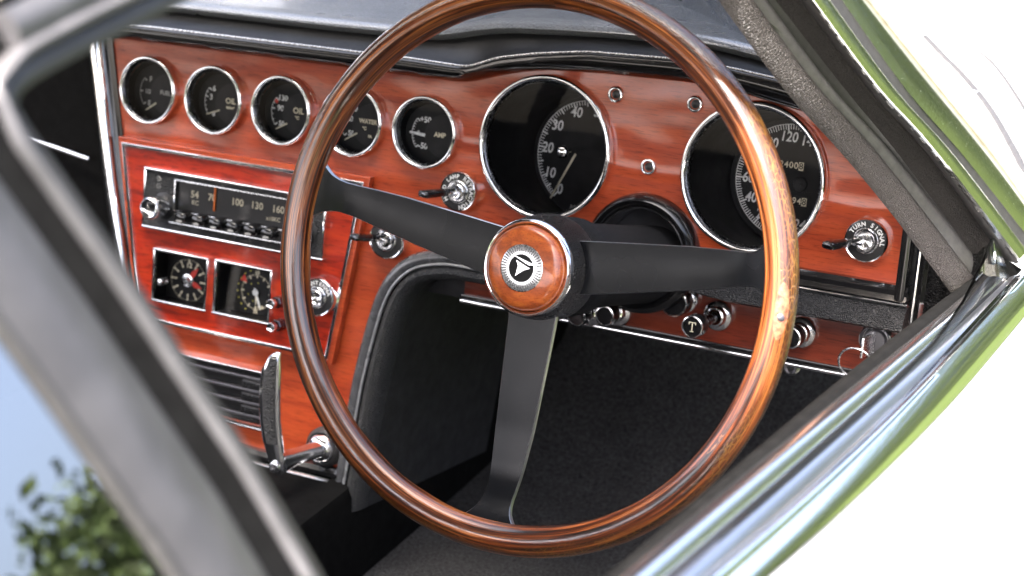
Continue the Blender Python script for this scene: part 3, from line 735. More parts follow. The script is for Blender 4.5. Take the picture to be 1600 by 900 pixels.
g = Geo(); g.lathe([(.0030, -.003), (.0034, -.009), (.0028, -.012), (.0001, -.0125)], 20, 0, 'y', (-.3690, 0, -.1735)); build('setting_knob', g, 'bright edge', t, 50, True)
cl = (-.2790, -.1708); t, d = box_clock('stopwatch', 'square chrome-framed stopwatch with white hand and red pointer', 'stopwatch', C2, *cl)
g = Geo()
for k in range(60): arcquad(g, .0150 if k % 5 else .0132, .0165, R(6*k), .0005 if k % 5 else .0014, .0117, cl)
text(g, '60', .0048, cl[0], cl[1]+.0182, .0117, 0, .0001); text(g, '30', .0048, cl[0], cl[1]-.0182, .0117, 0, .0001); text(g, '40', .0044, cl[0]+.004, cl[1]-.0135, .0117, 0, .0001)
build('minute_marks', g, 'print cream', d, 0, True)
g = Geo()
for k, a in enumerate((100, 118, 136, 154, 172, 190, 208, 226)): arcquad(g, .0196, .0206, R(a+12), .0016, .0116, cl)
for a in (80, 130, 200, 250): arcquad(g, .0085, .0095, R(a), .0012, .0116, cl)
build('hour_dots', g, 'print yellow', d, 0, True)
hand(t, d, cl, -68, .0165, .0018, .0104, 'print white', 'hand', .004); hand(t, d, cl, -88, .0125, .0012, .0110, 'print cream')
g = Geo(); a = R(143); u = Vector((math.cos(a), math.sin(a))); n_ = Vector((-u.y, u.x)); cv = Vector(cl)
g.add([(p.x, .0112, p.y) for p in (cv+u*.0125, cv+u*.0195+n_*.0038, cv+u*.0195-n_*.0038)], [(0, 1, 2)]); build('red_pointer', g, 'print red', d, 0, True)
g = Geo(); g.lathe([(.0032, .0105), (.0028, .0094), (.0001, .0090)], 20, 0, 'y', (cl[0], 0, cl[1])); build('hub', g, 'print white', t, 50, True)
for i, (x, z) in enumerate(((-.2418, -.1703), (-.2402, -.1910))):
    t = thing('stopwatch_button', ('upper' if i == 0 else 'lower')+' chrome push button with dark stem beside the stopwatch', 'button', (x, -.0025, z), group='stopwatch push buttons')
    g = Geo(); g.lathe([(.0056, 0), (.0056, -.010), (.0050, -.0108)], 6); build('stem', g, 'dark steel', t, 20)
    g = Geo(); g.lathe([(.0034, -.010), (.0036, -.0125), (.0042, -.0135), (.0042, -.0185), (.0036, -.0195), (.0018, -.0188), (.0001, -.0188)], 24); build('cap', g, 'chrome', t, 50)

# ------------------------------------------------------------------ heater control
t = thing('heater_control', 'black heater control with sliding levers and chrome frame', 'heater control', (-.313, .002, -.294))
VX0, VX1, VZ0, VZ1 = -.3745, -.2515, -.2940, -.2392
bl('frame', frame_bar(Geo(), VX0, VX1, VZ0, VZ1, .0018, -.0020, .0062, .0005), 'chrome')
bl('backplate', Geo().box(VX0+.0018, VX1-.0018, .0080, .0100, VZ0+.0018, VZ1-.0018), 'tube black', None, 0)
for i in range(4):
    z = -.2475-.0118*i
    s_ = bl('slat', Geo().box(VX0+.0022, VX1-.0065, .0005, .0075, z-.0015, z+.0012, .0004), 'satin steel')
for i in range(3):
    z = -.2530-.0118*i
    k = bl('slider', Geo().box(-.2790, -.2585, -.0030, .0030, z-.0040, z+.0036, .0008), 'satin black')
    g = Geo(); [g.box(-.2765+.0022*q, -.2755+.0022*q, -.0034, -.0029, z-.0028, z+.0024, .0001) for q in range(8)]; bl('finger_ribs', g, 'dark steel', k, 0)

# ------------------------------------------------------------------ pull handle
t = thing('hand_lever', 'chrome hand lever with black leather grip below the stopwatch', 'lever', (-.191, .006, -.296))
g = Geo(); path = [((-.2020, -.064, -.1985), .0052, .0050), ((-.2045, -.066, -.203), .0105, .0090), ((-.2062, -.067, -.215), .0175, .0110), ((-.2072, -.066, -.235), .0195, .0115), ((-.2062, -.064, -.26), .0190, .0115), ((-.2040, -.061, -.28), .0175, .0115), ((-.2010, -.058, -.295), .0150, .0130), ((-.1992, -.056, -.305), .0135, .0130), ((-.1990, -.056, -.3105), .0080, .0080)]
loft(g, [(c_, (.94, .34, 0), (-.34, .94, 0), rsect(w, h, 18, .75)) for c_, w, h in path]); bl('grip', g, 'chrome', None, 50)
g = Geo(); loft(g, [(Vector(c_)+Vector((.0014, -.0038, 0)), (.94, .34, 0), (-.34, .94, 0), rsect(w*.60, h*.62, 18, .75)) for c_, w, h in path[1:6]]); bl('grip_insert', g, 'grip leather', None, 50)
g = Geo(); g.tube([(-.1995, -.058, -.298), (-.1965, -.046, -.297), (-.194, -.03, -.2962), (-.1915, -.012, -.296), (-.191, .004, -.296)], [.0110, .0082, .0070, .0078, .0090], 18); bl('arm', g, 'chrome', None, 50)
g = Geo(); g.lathe([(.0185, .001), (.0180, -.005), (.0150, -.0085), (.0125, -.006)], 36, 0, 'y', (-.191, .006, -.296)); bl('rosette', g, 'rubber', None, 50)
g = Geo(); g.lathe([(.0130, -.004), (.0128, -.011), (.0105, -.0145), (.0075, -.0150)], 36, 0, 'y', (-.191, .006, -.296)); bl('socket', g, 'pitted chrome', None, 50)
g = Geo(); g.lathe([(.0052, -.064), (.0048, -.0665), (.0032, -.0672), (.0001, -.0665)], 20, 0, 'y', (-.1985, 0, -.3005)); bl('pivot_screw', g, 'bright edge', None, 50)

# ------------------------------------------------------------------ lower panel knobs and ignition
def pull_knob(name, label, x, z, L, rk, letter=None, rb=.0125, cat='knob'):
    t = thing(name, label, cat, (x, .030, z), group='pull knobs on the lower panel')
    g = Geo(); g.lathe([(rb, 0), (rb*1.02, -.004), (rb*.92, -.0065), (rb*.72, -.0075), (rb*.62, -.012), (rb*.50, -.0125)], 36); build('escutcheon', g, 'pitted chrome', t, 50)
    g = Geo(); g.lathe([(.0045, -.006), (.0045, -L+.010)], 20); build('stem', g, 'dark steel', t, 60)
    g = Geo(); g.lathe([(rk*.45, -L+.018), (rk*.85, -L+.016), (rk, -L+.012), (rk, -L+.002), (rk*.96, -L+.0005)], 40); build('knob', g, 'gloss black', t, 50)
    g = Geo(); g.lathe([(rk*.97, -L+.001), (rk*.97, -L-.0006), (rk*.86, -L-.0008), (rk*.84, -L)], 40); build('rim', g, 'pitted chrome', t, 50)
    f = build('face', Geo().disc(rk*.85, -L-.0001), 'gloss black', t, 0)
    if letter:
        g = Geo(); text(g, letter, .0105, 0, 0, -L-.0004, 0, -.0001)
        for sx in (-1, 1): g.add([(sx*.0027+dx, -L-.0005, .0038+dz) for dx, dz in ((-.0003, 0), (.0003, 0), (.0003, -.0020), (-.0003, -.0020))], [(0, 1, 2, 3)])
        g.add([(dx, -L-.0005, -.0036+dz) for dx, dz in ((-.0015, -.0003), (.0015, -.0003), (.0015, .0003), (-.0015, .0003))], [(0, 1, 2, 3)])
        build('letter', g, 'print cream', f, 0)
    return t
pull_knob('throttle_knob', 'black pull knob with a cream letter T on the lower panel', .1556, -.1175, .060, .0092, 'T')
pull_knob('pull_switch', 'chrome-based pull knob behind the right side of the rim', .2263, -.1185, .030, .0088)
pull_knob('washer_knob', 'small chrome-ringed knob under the hub, left of a pair', .0445, -.1330, .034, .0085)
pull_knob('choke_knob', 'small chrome-ringed knob under the hub, right of a pair', .0680, -.1290, .030, .0085)
pull_knob('lighter_knob', 'black round knob tucked under the left end of the knee pad', .1250, -.1085, .026, .0120)
t = thing('ignition_switch', 'chrome ignition switch with key near the door, under the knee pad', 'ignition switch', (.2870, .030, -.1135))
g = Geo(); g.lathe([(.0145, 0), (.0146, -.004), (.0138, -.0075), (.0122, -.0090), (.0108, -.0075), (.0105, -.004), (.0001, -.004)], 40); build('bezel', g, 'pitted chrome', t, 50)
g = Geo(); g.lathe([(.0092, -.003), (.0092, -.008), (.0080, -.0095), (.0001, -.0095)], 32); build('barrel', g, 'satin steel', t, 50)
t = thing('ignition_key', 'flat metal key with wire ring hanging in the ignition switch', 'key', (.2870, .014, -.1135))
g = Geo(); g.box(-.0011, .0011, -.026, .006, -.0080, .0080, .0007); build('blade', g, 'bright edge', t, 40)
g = Geo(); g.tube([(-.004+.0150*math.cos(a)*.9, -.024-.004*math.sin(a), -.0130+.0125*math.sin(a)) for a in [2*PI*k/40 for k in range(40)]], .0009, 8, 0, True); build('key_ring', g, 'bright edge', t, 60)
t = thing('under_panel_grommet', 'small pale ring nut hanging below the lower chrome strip', 'grommet', (.2117, .060, -.1560))
g = Geo(); g.lathe([(.0062, .004), (.0066, -.002), (.0050, -.004), (.0030, -.003), (.0028, .002)], 28); build('ring', g, 'satin steel', t, 50)
g = Geo(); g.lathe([(.0030, .003), (.0030, -.001), (.0001, -.001)], 20); build('core', g, 'satin black', t, 50)

# ------------------------------------------------------------------ steering wheel (local: x right, y up, z towards the driver)
wn = Vector((-.0424, -.9927, .113)).normalized(); we1 = Vector((.9991, -.0426, 0)).normalized(); we2 = wn.cross(we1)
WR = Matrix((we1, we2, wn)).transposed().to_4x4()
WC = Vector((.0879, -.2046, -.0578))
wheel = thing('steering_wheel', 'three-spoke steering wheel with worn varnished wooden rim and black metal spokes', 'steering wheel', WC, rot=WR)
RW, rw = .195, .0115
g = Geo(); g.attr = []; nu, nv = 240, 28
for i in range(nu+1):
    a = PI/2+2*PI*i/nu; ca, sa = math.cos(a), math.sin(a); row = []
    # finger scallops on the back inner side
    for j in range(nv):
        b = 2*PI*j/nv; r = rw*(1+.012*math.sin(a*5)*math.cos(b))
        back = max(0, -math.sin(b))*max(0, .35-math.cos(b))
        r -= .0011*back*(.5+.5*math.cos(a*22))
        rr = RW+r*math.cos(b); row.append((rr*ca, rr*sa, r*math.sin(b)*1.0)); g.attr.append((a*RW, rw*math.cos(b), rw*math.sin(b)))
    g.v += row
for i in range(nu):
    for j in range(nv):
        g.f.append((i*nv+j, i*nv+(j+1) % nv, (i+1)*nv+(j+1) % nv, (i+1)*nv+j)); g.m.append(0)
rim = build('rim', g, 'rim wood', wheel, 0)
rim.data.polygons.foreach_set('use_smooth', [True]*len(rim.data.polygons))
# worn filler plug with a screw on the right of the rim
def on_rim(a, b, off=0.): 
    rr = RW+(rw+off)*math.cos(b); return Vector((rr*math.cos(a), rr*math.sin(a), (rw+off)*math.sin(b)))
g = Geo(); rows = []
for i in range(15):
    s_ = -1+2*i/14; a = R(1.6)+s_*R(5.6); hw = .42*math.sqrt(max(0, 1-s_*s_)); row = []
    for j in range(7):
        q = -1+2*j/6; row.append(tuple(on_rim(a, R(62)+q*hw, .00028*(1-q*q)*(1-s_*s_)+.00006)))
    rows.append(row)
g.grid(rows); build('filler_plug', g, 'worn plug', rim, 60)
p = on_rim(R(.4), R(62), .0004); nn = (p-Vector((RW*math.cos(R(.4)), RW*math.sin(R(.4)), 0))).normalized()
A = nn.orthogonal().normalized(); B = nn.cross(A); g = Geo()
loft(g, [(p-nn*.001, A, B, rsect(.0052, .0052, 16, 1)), (p+nn*.0002, A, B, rsect(.0050, .0050, 16, 1)), (p+nn*.0005, A, B, rsect(.0038, .0038, 16, 1))]); build('screw', g, 'satin steel', rim, 40)
# spokes
SPW = [(.030, .0195), (.06, .0182), (.09, .0168), (.12, .0153), (.145, .0132), (.160, .0118), (.168, .0116), (.174, .0126), (.179, .0150), (.183, .0184), (.1865, .0222), (.189, .0248)]
SPZ = [(.030, -.0275), (.06, -.0265), (.12, -.0235), (.150, -.0205), (.162, -.0175), (.170, -.0130), (.177, -.0078), (.183, -.0038), (.1865, -.0020), (.189, -.0012)]
def spoke(ang):
    u = Vector((math.cos(ang), math.sin(ang), 0)); w = Vector((-math.sin(ang), math.cos(ang), 0)); g = Geo(); rows = []; ns = 60
    for i in range(ns+1):
        s_ = .030+.159*i/ns; hw = interp(SPW, s_); z = smooth_track(SPZ, .006)(s_); row = []
        bend = -.0 ; th = .0020
        for q, dz in ((-1, -th), (-1, th*.7), (-.975, th), (-.5, th+.0004), (0, th+.0006), (.5, th+.0004), (.975, th), (1, th*.7), (1, -th), (0, -th)):
            # the flared end follows the round of the rim
            rr = s_-(0 if s_ < .17 else (hw*q)**2/(2*.19)*min(1, (s_-.17)/.01))
            row.append(tuple(u*rr+w*(hw*q)+Vector((0, 0, z+dz))))
        rows.append(row)
    n_ = 10; b0 = 0; g.v = [p for r in rows for p in r]
    for i in range(ns):
        for j in range(n_):
            g.f.append((i*n_+j, i*n_+(j+1) % n_, (i+1)*n_+(j+1) % n_, (i+1)*n_+j)); g.m.append(1 if j in (0, 1, 6, 7) else 0)
    g.f += [tuple(range(n_))[::-1], tuple(ns*n_+k for k in range(n_))]; g.m += [0, 0]
    return build('spoke', g, ['spoke black', 'spoke edge'], wheel, 35)
for a in (171.2, 9.4, 270.3): spoke(R(a))
HZ = (0, 0, -.009)
g = Geo(); g.lathe([(.0350, -.0010), (.0362, -.004), (.0378, -.014), (.0392, -.026), (.0392, -.033), (.0365, -.0375), (.030, -.039)], 72, 0, 'z', HZ); build('hub', g, 'crackle black', wheel, 60)
g = Geo(); g.lathe([(.0352, -.004), (.0357, -.0005), (.0350, .0024), (.0336, .0036), (.0322, .0030), (.0316, .0012), (.0315, -.002)], 72, 0, 'z', HZ); build('hub_ring', g, 'chrome', wheel, 60)
g = Geo(); g.lathe([(.0312, -.002), (.0311, .0015), (.0304, .0042), (.0288, .0066), (.0262, .0082), (.0230, .0090), (.0180, .0096), (.0172, .0097), (.0170, .0090), (.0001, .0090)], 72, 0, 'z', HZ); hb = build('horn_button', g, 'button wood', wheel, 50)
g = Geo(); g.lathe([(.0169, .0088), (.0169, .0096), (.0160, .0100), (.0108, .0100), (.0106, .0104), (.0100, .0104), (.0099, .0098)], 64, 0, 'z', HZ); build('emblem', g, 'bright edge', hb, 40)
g = Geo()
for k in range(48):
    a = 2*PI*k/48; ca, sa = math.cos(a), math.sin(a)
    for r0, r1, h in ((.0120, .0164, .00042),): g.add([(r*ca-q*sa, r*sa+q*ca, .01012+HZ[2]) for r, q in ((r0, -h), (r1, -h*1.3), (r1, h*1.3), (r0, h))], [(0, 1, 2, 3)])
build('emblem_rays', g, 'gloss black', hb, 0)
g = Geo(); g.lathe([(.0100, .0099), (.0060, .01005), (.0001, .0101)], 48, 0, 'z', HZ); build('emblem_centre', g, 'tube black', hb, 60)
def prism(pts, z0, z1):
    g = Geo(); n_ = len(pts); g.add([(x, y, z) for z in (z0+HZ[2], z1+HZ[2]) for x, y in pts], [tuple(range(n_))[::-1], tuple(n_+k for k in range(n_))]+[(k, (k+1) % n_, n_+(k+1) % n_, n_+k) for k in range(n_)]); return g
build('emblem_arrow', prism([(-.0046, .0052), (.0074, .0008), (.0024, -.0012), (-.0038, -.0062), (-.0026, .0014)], .0101, .0108), 'bright edge', hb, 0)
build('emblem_bar', prism([(-.0062, .0082), (.0092, .0044), (.0096, .0036), (.0056, .0030), (-.0056, .0074)], .0101, .0106), 'bright edge', hb, 0)
# column behind the wheel, down to the panel
col = thing('steering_column', 'black fabric-covered steering column running into the panel collar', 'steering column', WC, rot=WR)
g = Geo(); g.lathe([(.0280, -.036), (.0290, -.048), (.0300, -.062)], 48, 0, 'z'); build('shaft_cover', g, 'satin black', col, 60)
g = Geo(); g.lathe([(.0300, -.060), (.0355, -.064), (.0372, -.070), (.0368, -.078), (.0335, -.083), (.0318, -.088)], 48, 0, 'z'); build('boot_collar', g, 'boot fabric', col, 60)
g = Geo(); g.lathe([(.0318, -.086), (.0322, -.12), (.0315, -.16), (.0312, -.235)], 48, 0, 'z'); build('boot', g, 'boot fabric', col, 60)

# ------------------------------------------------------------------ car body round the window opening (world frame)
SN = Vector((math.cos(R(25)), 0, math.sin(R(25))))       # outward normal of the leaning side glass
def resample(tr, n):
    P_ = [Vector(p) for p in tr]; L = [0]
    for a, b in zip(P_, P_[1:]): L.append(L[-1]+(b-a).length)
    o = []
    for k in range(n):
        s_ = L[-1]*k/(n-1)
        for i in range(len(L)-1):
            if s_ <= L[i+1]+1e-9: break
        t_ = (s_-L[i])/(L[i+1]-L[i]); o.append(P_[i].lerp(P_[i+1], t_))
    return o
def soft(tr):
    """least-squares gentle curve through an edge line (quadratic in y)"""
    P_ = [Vector(p) for p in tr]; d_ = dense([tuple(p) for p in P_], 6)
    return [tuple(sum((Vector(d_[max(0, min(len(d_)-1, i+k))]) for k in range(-5, 6)), Vector())/11) for i in range(len(d_))]
def extend(tr, a, b):
    P_ = [Vector(p) for p in tr]
    if a: P_.insert(0, P_[0]+(P_[0]-P_[1]).normalized()*a)
    if b: P_.append(P_[-1]+(P_[-1]-P_[-2]).normalized()*b)
    return P_
def strip(A, B, th, crown, nrm, n=40, m=8, dz=0.):
    """closed moulding between two edge lines, bulging by crown and th thick"""
    A, B = resample(A, n), resample(B, n); nrm = Vector(nrm).normalized(); rows = []
    for a, b in zip(A, B):
        row = [tuple(a.lerp(b, k/m)+nrm*(crown*math.sin(PI*k/m)+dz)) for k in range(m+1)]
        row += [tuple(a.lerp(b, k/2)-nrm*(th-dz)) for k in (2, 1, 0)]
        rows.append(row)
    g = Geo(); c_ = len(rows[0]); g.grid(rows, 0, True); g.f += [tuple(range(c_)), tuple((n-1)*c_+k for k in range(c_))[::-1]]; g.m += [0, 0]; return g
ID = Matrix()
car = thing('car', 'white car body seen through the open driver window: pillars, door sill, roof edge, bonnet', 'car', (-.37, -.4, -.98), frame=ID)
T_in = [(.2349, -.2193, .1926), (.2658, -.1728, .1262), (.2916, -.1200, .0709), (.3192, -.0708, .0118), (.3488, -.0243, -.0518)]
T_vin = [(.2413, -.1912, .1875), (.2733, -.1392, .1188), (.3001, -.0812, .0612), (.3474, .0004, -.0401)]
T_lt = [(.2466, -.1745, .1846), (.2790, -.1219, .1152), (.3062, -.0621, .0567), (.3569, .0329, -.0520)]
T_f0 = [(.2551, -.1650, .1835), (.2882, -.1066, .1126), (.3144, -.0566, .0563), (.3599, .0177, -.0412)]
T_f1 = [(.2678, -.1509, .1820), (.3011, -.0924, .1107), (.3290, -.0294, .0508), (.3700, .0338, -.0371)]
T_g1 = [(.2862, -.1892, .1918), (.3179, -.1364, .1238), (.3445, -.0776, .0666), (.3889, .0023, -.0286)]
T_g1e = [(.2903, -.1731, .1889), (.3224, -.1187, .1199), (.3497, -.0569, .0615), (.3901, .0157, -.0252)]
T_g2 = [(.2941, -.1598, .1865), (.3263, -.1074, .1176), (.3534, -.0480, .0595), (.3920, .0260, -.0230)]
T_g2e = [(.3002, -.1231, .1796), (.3350, -.0516, .1048), (.3625, .0050, .0459), (.3819, .0382, .0043)]
T_cr = [(.3032, -.1187, .1790), (.3382, -.0464, .1039), (.3653, .0069, .0458), (.3850, .0420, .0020)]
def pil(nm, A, B, th, cr, m, dz=0., sm=60, par=None, lo=.05): return build(nm, strip(extend(dense(A), .16, lo), extend(dense(B), .16, lo), th, cr, SN, 48, 8, dz), m, par or ap, sm, True)
ap = pil('windscreen_pillar', T_cr, [(p[0]+.010, p[1]+.022, p[2]-.012) for p in T_cr], .016, .003, 'white paint', 0, 60, car, .16)
pil('vinyl_trim', T_in, T_vin, .003, .009, 'pillar vinyl')
pil('light_seal', T_vin, T_lt, .004, .0035, 'seal grey', .001)
pil('seal_gap', T_lt, T_f0, .004, 0, 'rubber', -.004)
pil('weatherstrip', T_f0, T_f1, .004, .0035, 'fuzzy rubber')
pil('lip_trim', T_f1, T_g1, .003, 0, 'rubber', -.002, lo=.008)
pil('inner_bright_trim', T_g1, T_g1e, .004, .0014, 'trim chrome', lo=.004)
pil('trim_gap', T_g1e, T_g2, .004, 0, 'rubber', -.001, lo=.004)
pil('outer_bright_trim', T_g2, T_g2e, .006, .0025, 'trim chrome', lo=.06)
pil('edge_bead', T_g2e, T_cr, .016, .0012, 'cream edge', lo=.14)

# driver door: layered top edge, glass, white skin
B0 = [(.355, -.6519, .0296), (.355, -.454, .0070), (.355, -.2293, -.0185), (.357, .030, -.0560)]
B1 = [(.366, -.6600, .0370), (.366, -.4576, .0110), (.366, -.2096, -.0235), (.366, .0388, -.0551)]
B2 = [(.382, -.6448, .0330), (.382, -.4362, .0052), (.382, -.2035, -.0231), (.382, .0300, -.0490)]
B3 = [(.384, -.6398, .0310), (.384, -.4252, .0008), (.384, -.1861, -.0270), (.384, .0300, -.0500)]
B4 = [(.392, -.6262, .0261), (.392, -.3971, -.0090), (.392, -.1897, -.0285), (.392, .0300, -.0460)]
B5 = [(.394, -.6266, .0268), (.394, -.3887, -.0110), (.394, -.1929, -.0260), (.394, .0300, -.0430)]
B6 = [(.402, -.6274, .0293), (.402, -.3950, -.0075), (.402, -.2029, -.0170), (.402, .0300, -.0370)]
B7 = [(.414, -.6190, .0230), (.414, -.3600, -.0240), (.414, -.1600, -.0375), (.414, .0300, -.0500)]
UP = (.35, 0, .94)
g = Geo(); b7 = resample(extend(soft(B7), .45, .02), 60)
g.grid([[tuple(p+Vector(d_)) for d_ in ((-.002, 0, -.004), (.006, 0, -.004), (.022, 0, -.012), (.045, 0, -.030), (.075, 0, -.07), (.10, 0, -.14), (.115, 0, -.26), (.105, 0, -.42), (.085, 0, -.6))] for p in b7])
door = build('door', g, 'white paint', car, 60, True)
def sill(nm, A, B, th, cr, m, dz=0., up=UP): build(nm, strip(extend(soft(A), .45, .02), extend(soft(B), .45, .02), th, cr, up, 60, 8, dz), m, door, 60, True)
sill('inner_weatherstrip', B0, B1, .004, .003, 'channel black', .0)
sill('inner_chrome_strip', B1, B2, .01, .005, 'sill satin')
sill('glass_slot', B2, B3, .012, 0, 'rubber', -.003)
sill('sill_steel', B3, B4, .014, .0010, 'sill grey', .0)
sill('slot_rubber', B4, B5, .014, 0, 'rubber', .0)
sill('bright_ridge', B5, B6, .016, .0022, 'chrome', .0015)
sill('outer_chrome_strip', B6, B7, .010, .0022, 'chrome', .0, (.9, 0, .45))
g = Geo(); gl = []
top = [(-.62, .0), (-.30, .0), (-.20, .002), (-.12, .010), (-.05, .022), (-.012, .031), (-.004, .030), (.0, .0)]
rows = []
for y, h in top:
    zb = interp([(-.66, .0320), (-.43, .003), (-.2, -.0245), (.03, -.0495)], y)
    rows.append([(.3835, y, zb-.02), (.3835-h*.40, y, zb+h+.0005), (.3855-h*.40, y, zb+h+.0005), (.3855, y, zb-.02)])
g.grid(rows, 0, True); build('window_glass', g, 'pane glass', door, 30, True)
g = Geo(); g.box(.345, .353, -.95, .03, -.55, -.10, .003)
build('inner_panel', g, 'crackle black', door, 40, True)

# rear edge of the opening: door frame, rubber, pillar, quarter window
E0 = [(.2305, -.680, .3120), (.2339, -.7718, .3061), (.2362, -.8304, .3014), (.2377, -.8620, .2981), (.2389, -.8745, .2950), (.2436, -.8730, .2854), (.2658, -.8582, .2379), (.3004, -.8381, .1635), (.3214, -.8300, .1185), (.345, -.822, .065)]
def off(tr, d, up=0.):
    """move an edge line outward (rearward/up) inside the glass plane"""
    P_ = [Vector(p) for p in tr]; o = []
    for i, p in enumerate(P_):
        t_ = (P_[min(len(P_)-1, i+1)]-P_[max(0, i-1)]).normalized(); o.append(p+SN.cross(t_)*d*1.0+SN*up)
    return o
sgn = 1 if (off(E0, .01)[-2]-Vector(E0[-2])).y < 0 else -1
def bands(nm, d0, d1, th, cr, m, dz=0., tr=E0, par=None): return build(nm, strip(off(tr, sgn*d0), off(tr, sgn*d1), th, cr, SN, 70, 8, dz), m, par or bp, 60, True)
EB = E0[5:]
bp = bands('door_pillar', .0290, .0655, .006, .005, 'pillar grey', .001, [(.2389, -.8700, .2960)]+EB, car)
bands('inner_lip', 0, .0080, .004, .001, 'lip dark', -.003)
bands('frame_trim', .0080, .0132, .006, .003, 'pillar light', .0)
bands('rubber_channel', .0132, .0290, .006, .0, 'channel black', -.001, [(.2389, -.8700, .2960)]+EB)
RT = E0[:4]
bands('roof_frame', .0132, .026, .006, .002, 'pillar light', .0, RT)
bands('drip_rail', .026, .030, .02, .001, 'channel black', .0, RT)
bands('roof_edge', .030, .060, .01, .004, 'cream edge', .0, RT)
def roofz(x, y): u = (x+.37)/.62; return .372-.055*u*u-.02*((y+.75)/.5)**2
g = Geo(); ny, nx = 12, 24
for dz, flip in ((0, 0), (-.022, 1)):
    g.grid([[(-.37+(-1+2*i/nx)*(.585), -.36-.95*j/ny, roofz(-.37+(-1+2*i/nx)*.585, -.36-.95*j/ny)+dz) for i in range(nx+1)] for j in range(ny+1)], flip)
build('roof', g, ['white paint', 'headlining'], car, 60, True)
e = resample(off(EB, sgn*.0655, .001), 12)
g = Geo(); g.grid([[tuple(p+SN.cross(Vector((0, 0, 1))).normalized()*sgn2*k+Vector((0, 0, 0))) for k in (0, .1, .2, .30)] for p in e for sgn2 in [1 if SN.cross(Vector((0, 0, 1))).y < 0 else -1]])
q = build('quarter_window', g, 'window glass', car, 0, True)
g = Geo(); g.tube([tuple(p) for p in e], .003, 8); build('seal', g, 'rubber', q, 60, True)

# windscreen, scuttle, bonnet
g = Geo(); rows = []
for i in range(25):
    x = -1.075+1.41*i/24; u = (x+.37)/.76; yb = .40-.40*u*u; row = []
    zb = .06-.10*u*u
    for k in range(7):
        s_ = k/6; xx = -.37+(x+.37)*(1-.22*s_); row.append((xx, yb+(-.36-.04*u*u-yb)*s_, zb+(.355-.05*u*u-zb)*s_+.02*math.sin(PI*s_)))
    rows.append(row)
g.grid(rows); build('windscreen', g, 'screen glass', car, 60, True)
g = Geo(); g.tube([(-.16, .345, .072), (-.03, .285, .062), (.10, .205, .046), (.20, .12, .028)], .0024, 8); wp = build('wiper', g, 'rubber', car, 60, True)
g = Geo(); g.tube([(-.03, .289, .070), (.06, .27, .058), (.16, .24, .03)], .0020, 8); build('wiper_arm', g, 'satin steel', wp, 60, True)
def bz(x, y):
    u = (x+.37)/.78; d = abs(x-.16)
    return -.02-.075*(y-.3)-.045*max(0, y-1.3)**2-.06*u*u+.050*math.exp(-(d/.14)**2)*math.exp(-((y-1.25)/.5)**2)-.3*max(0, abs(u)-.9)
g = Geo(); g.grid([[(-1.15+1.60*i/50, .10+2.0*j/40, bz(-1.15+1.60*i/50, .10+2.0*j/40)) for i in range(51)] for j in range(41)])
bon = build('bonnet', g, 'white paint', car, 60, True)
def on_bonnet(pts, up=0.): return [(x, y, bz(x, y)+up) for x, y in dense(pts, 5)]
g = Geo(); g.tube(on_bonnet([(.110, .740), (.146, .677), (.194, .601), (.240, .517), (.283, .420), (.317, .335), (.335, .27)]), .0042, 8); build('shut_line', g, 'rubber', bon, 60, True)
g = Geo(); g.tube(on_bonnet([(.060, .815), (.088, .793), (.148, .746), (.199, .690), (.255, .580), (.300, .470), (.335, .36)]), .0030, 8); build('wing_seam', g, 'rubber', bon, 60, True)
g = Geo(); g.box(-1.14, -1.10, -1.25, .30, -.55, .0, .01); build('passenger_door', g, 'satin black', car, 40, True)
g = Geo(); g.box(-1.10, .24, -1.30, -1.26, -.55, .095, .01); build('rear_sky_blocker', g, 'matte black', car, 40, True)  # unseen wall added behind, height set to block sky mirrored in the dash wood

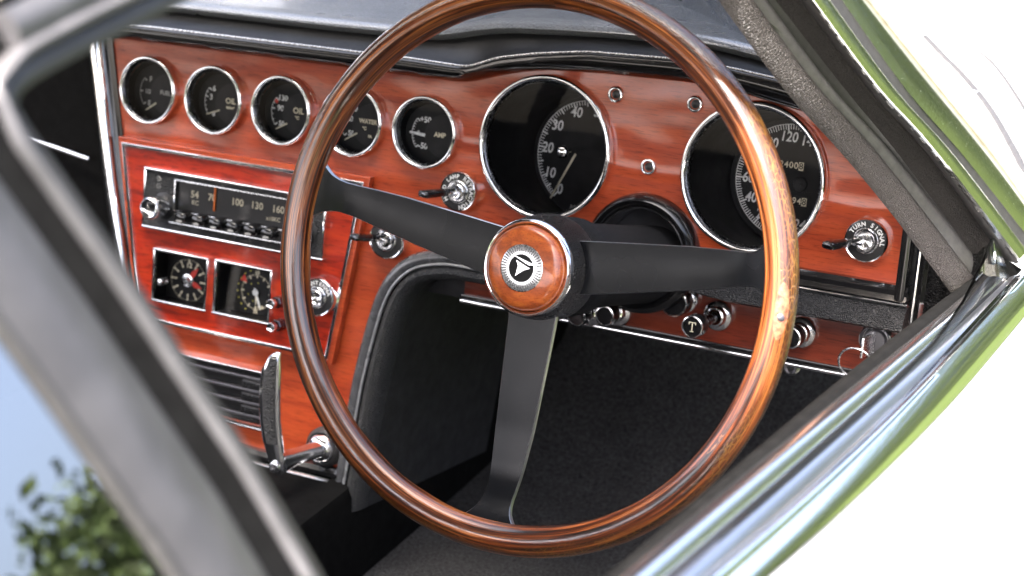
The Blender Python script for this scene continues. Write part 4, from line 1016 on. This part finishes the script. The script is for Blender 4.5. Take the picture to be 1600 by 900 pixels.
# ------------------------------------------------------------------ trees beside the car (seen mirrored in the glass and chrome)
def tree(x, y, h, w, label, seed):
    rnd = random.Random(seed); t = thing('tree', label, 'tree', (x, y, -.98), frame=ID, group='leafy trees beside the car')
    g = Geo(); g.tube([(0, 0, 0), (.05, .03, h*.25), (-.05, .05, h*.5), (.02, 0, h*.8)], [.16, .13, .09, .03], 10)
    tips = []
    for k in range(9):
        a = rnd.uniform(0, 2*PI); z0 = h*rnd.uniform(.25, .6); e = (w*.6*math.cos(a), w*.6*math.sin(a), z0+h*rnd.uniform(.1, .3)); tips.append(e)
        g.tube([(0, 0, z0), (e[0]*.5, e[1]*.5, (z0+e[2])/2+.1), e], [.06, .04, .015], 6)
    build('trunk', g, 'bark', t, 60)
    g = Geo(); cl_ = [(e[0], e[1], e[2]) for e in tips]+[(rnd.gauss(0, w*.4), rnd.gauss(0, w*.4), h*rnd.uniform(.4, 1)) for _ in range(16)]
    for c_ in cl_:
        for k in range(330):
            p = Vector(c_)+Vector((rnd.gauss(0, w*.18), rnd.gauss(0, w*.18), rnd.gauss(0, h*.075))); n_ = Vector((rnd.gauss(0, 1), rnd.gauss(0, 1), rnd.gauss(0, 1)+.5)).normalized(); A = n_.orthogonal().normalized(); B = n_.cross(A); s_ = rnd.uniform(.05, .11)
            g.add([p-A*s_, p+B*s_*.5, p+A*s_, p-B*s_*.5], [(0, 1, 2, 3)])
    build('crown', g, 'leaf', t, 0)
tree(11.6, 10.0, 3.45, 1.15, 'small leafy tree mirrored in the quarter window', 3)
tree(5.0, 11.5, 4.8, 2.2, 'leafy tree ahead of the car on the driver side', 5)
tree(7.4, 10.6, 4.3, 2.0, 'leafy tree ahead, second from the bonnet', 8)
tree(3.3, 13.0, 5.2, 2.4, 'leafy tree ahead, nearest the bonnet', 11)
tree(9.5, -2.0, 4.6, 2.2, 'leafy tree standing level with the driver door', 13)

hd = thing('hedge', 'unseen green hedge added ahead of the car for chrome reflections', 'hedge', (7.5, 9.5, -.976), frame=ID)  # added out of view so the chrome mirrors an unbroken green band
g = Geo(); rnd = random.Random(21); A0, A1 = Vector((1.8, 12.5, 0)), Vector((14.5, 7.5, 0)); dd = (A1-A0); nn = Vector((-dd.y, dd.x, 0)).normalized()
for k in range(9000):
    p = A0+dd*rnd.random()+nn*rnd.uniform(-.6, .6); h = 2.1+.25*math.sin(p.x*2.1)+.15*math.sin(p.x*5.3); z = h*(rnd.random()**.7)
    p.z = -.976+z; n_ = Vector((rnd.gauss(0, 1), rnd.gauss(0, 1)-.6, rnd.gauss(0, 1)+.4)).normalized(); A = n_.orthogonal().normalized(); B = n_.cross(A); s_ = rnd.uniform(.07, .15)
    g.add([p-A*s_, p+B*s_*.6, p+A*s_, p-B*s_*.6], [(0, 1, 2, 3)])
build('foliage', g, 'leaf', hd, 0, True)
g = Geo(); rows = []
for k in range(30):
    p = A0+dd*k/29; h = 1.75+.2*math.sin(p.x*2.1); rows.append([tuple(p+nn*u+Vector((0, 0, -.976+z))) for u, z in ((-.45, 0), (-.45, h*.8), (-.2, h), (.2, h), (.45, h*.8), (.45, 0))])
g.grid(rows); build('core', g, 'leaf', hd, 60, True)
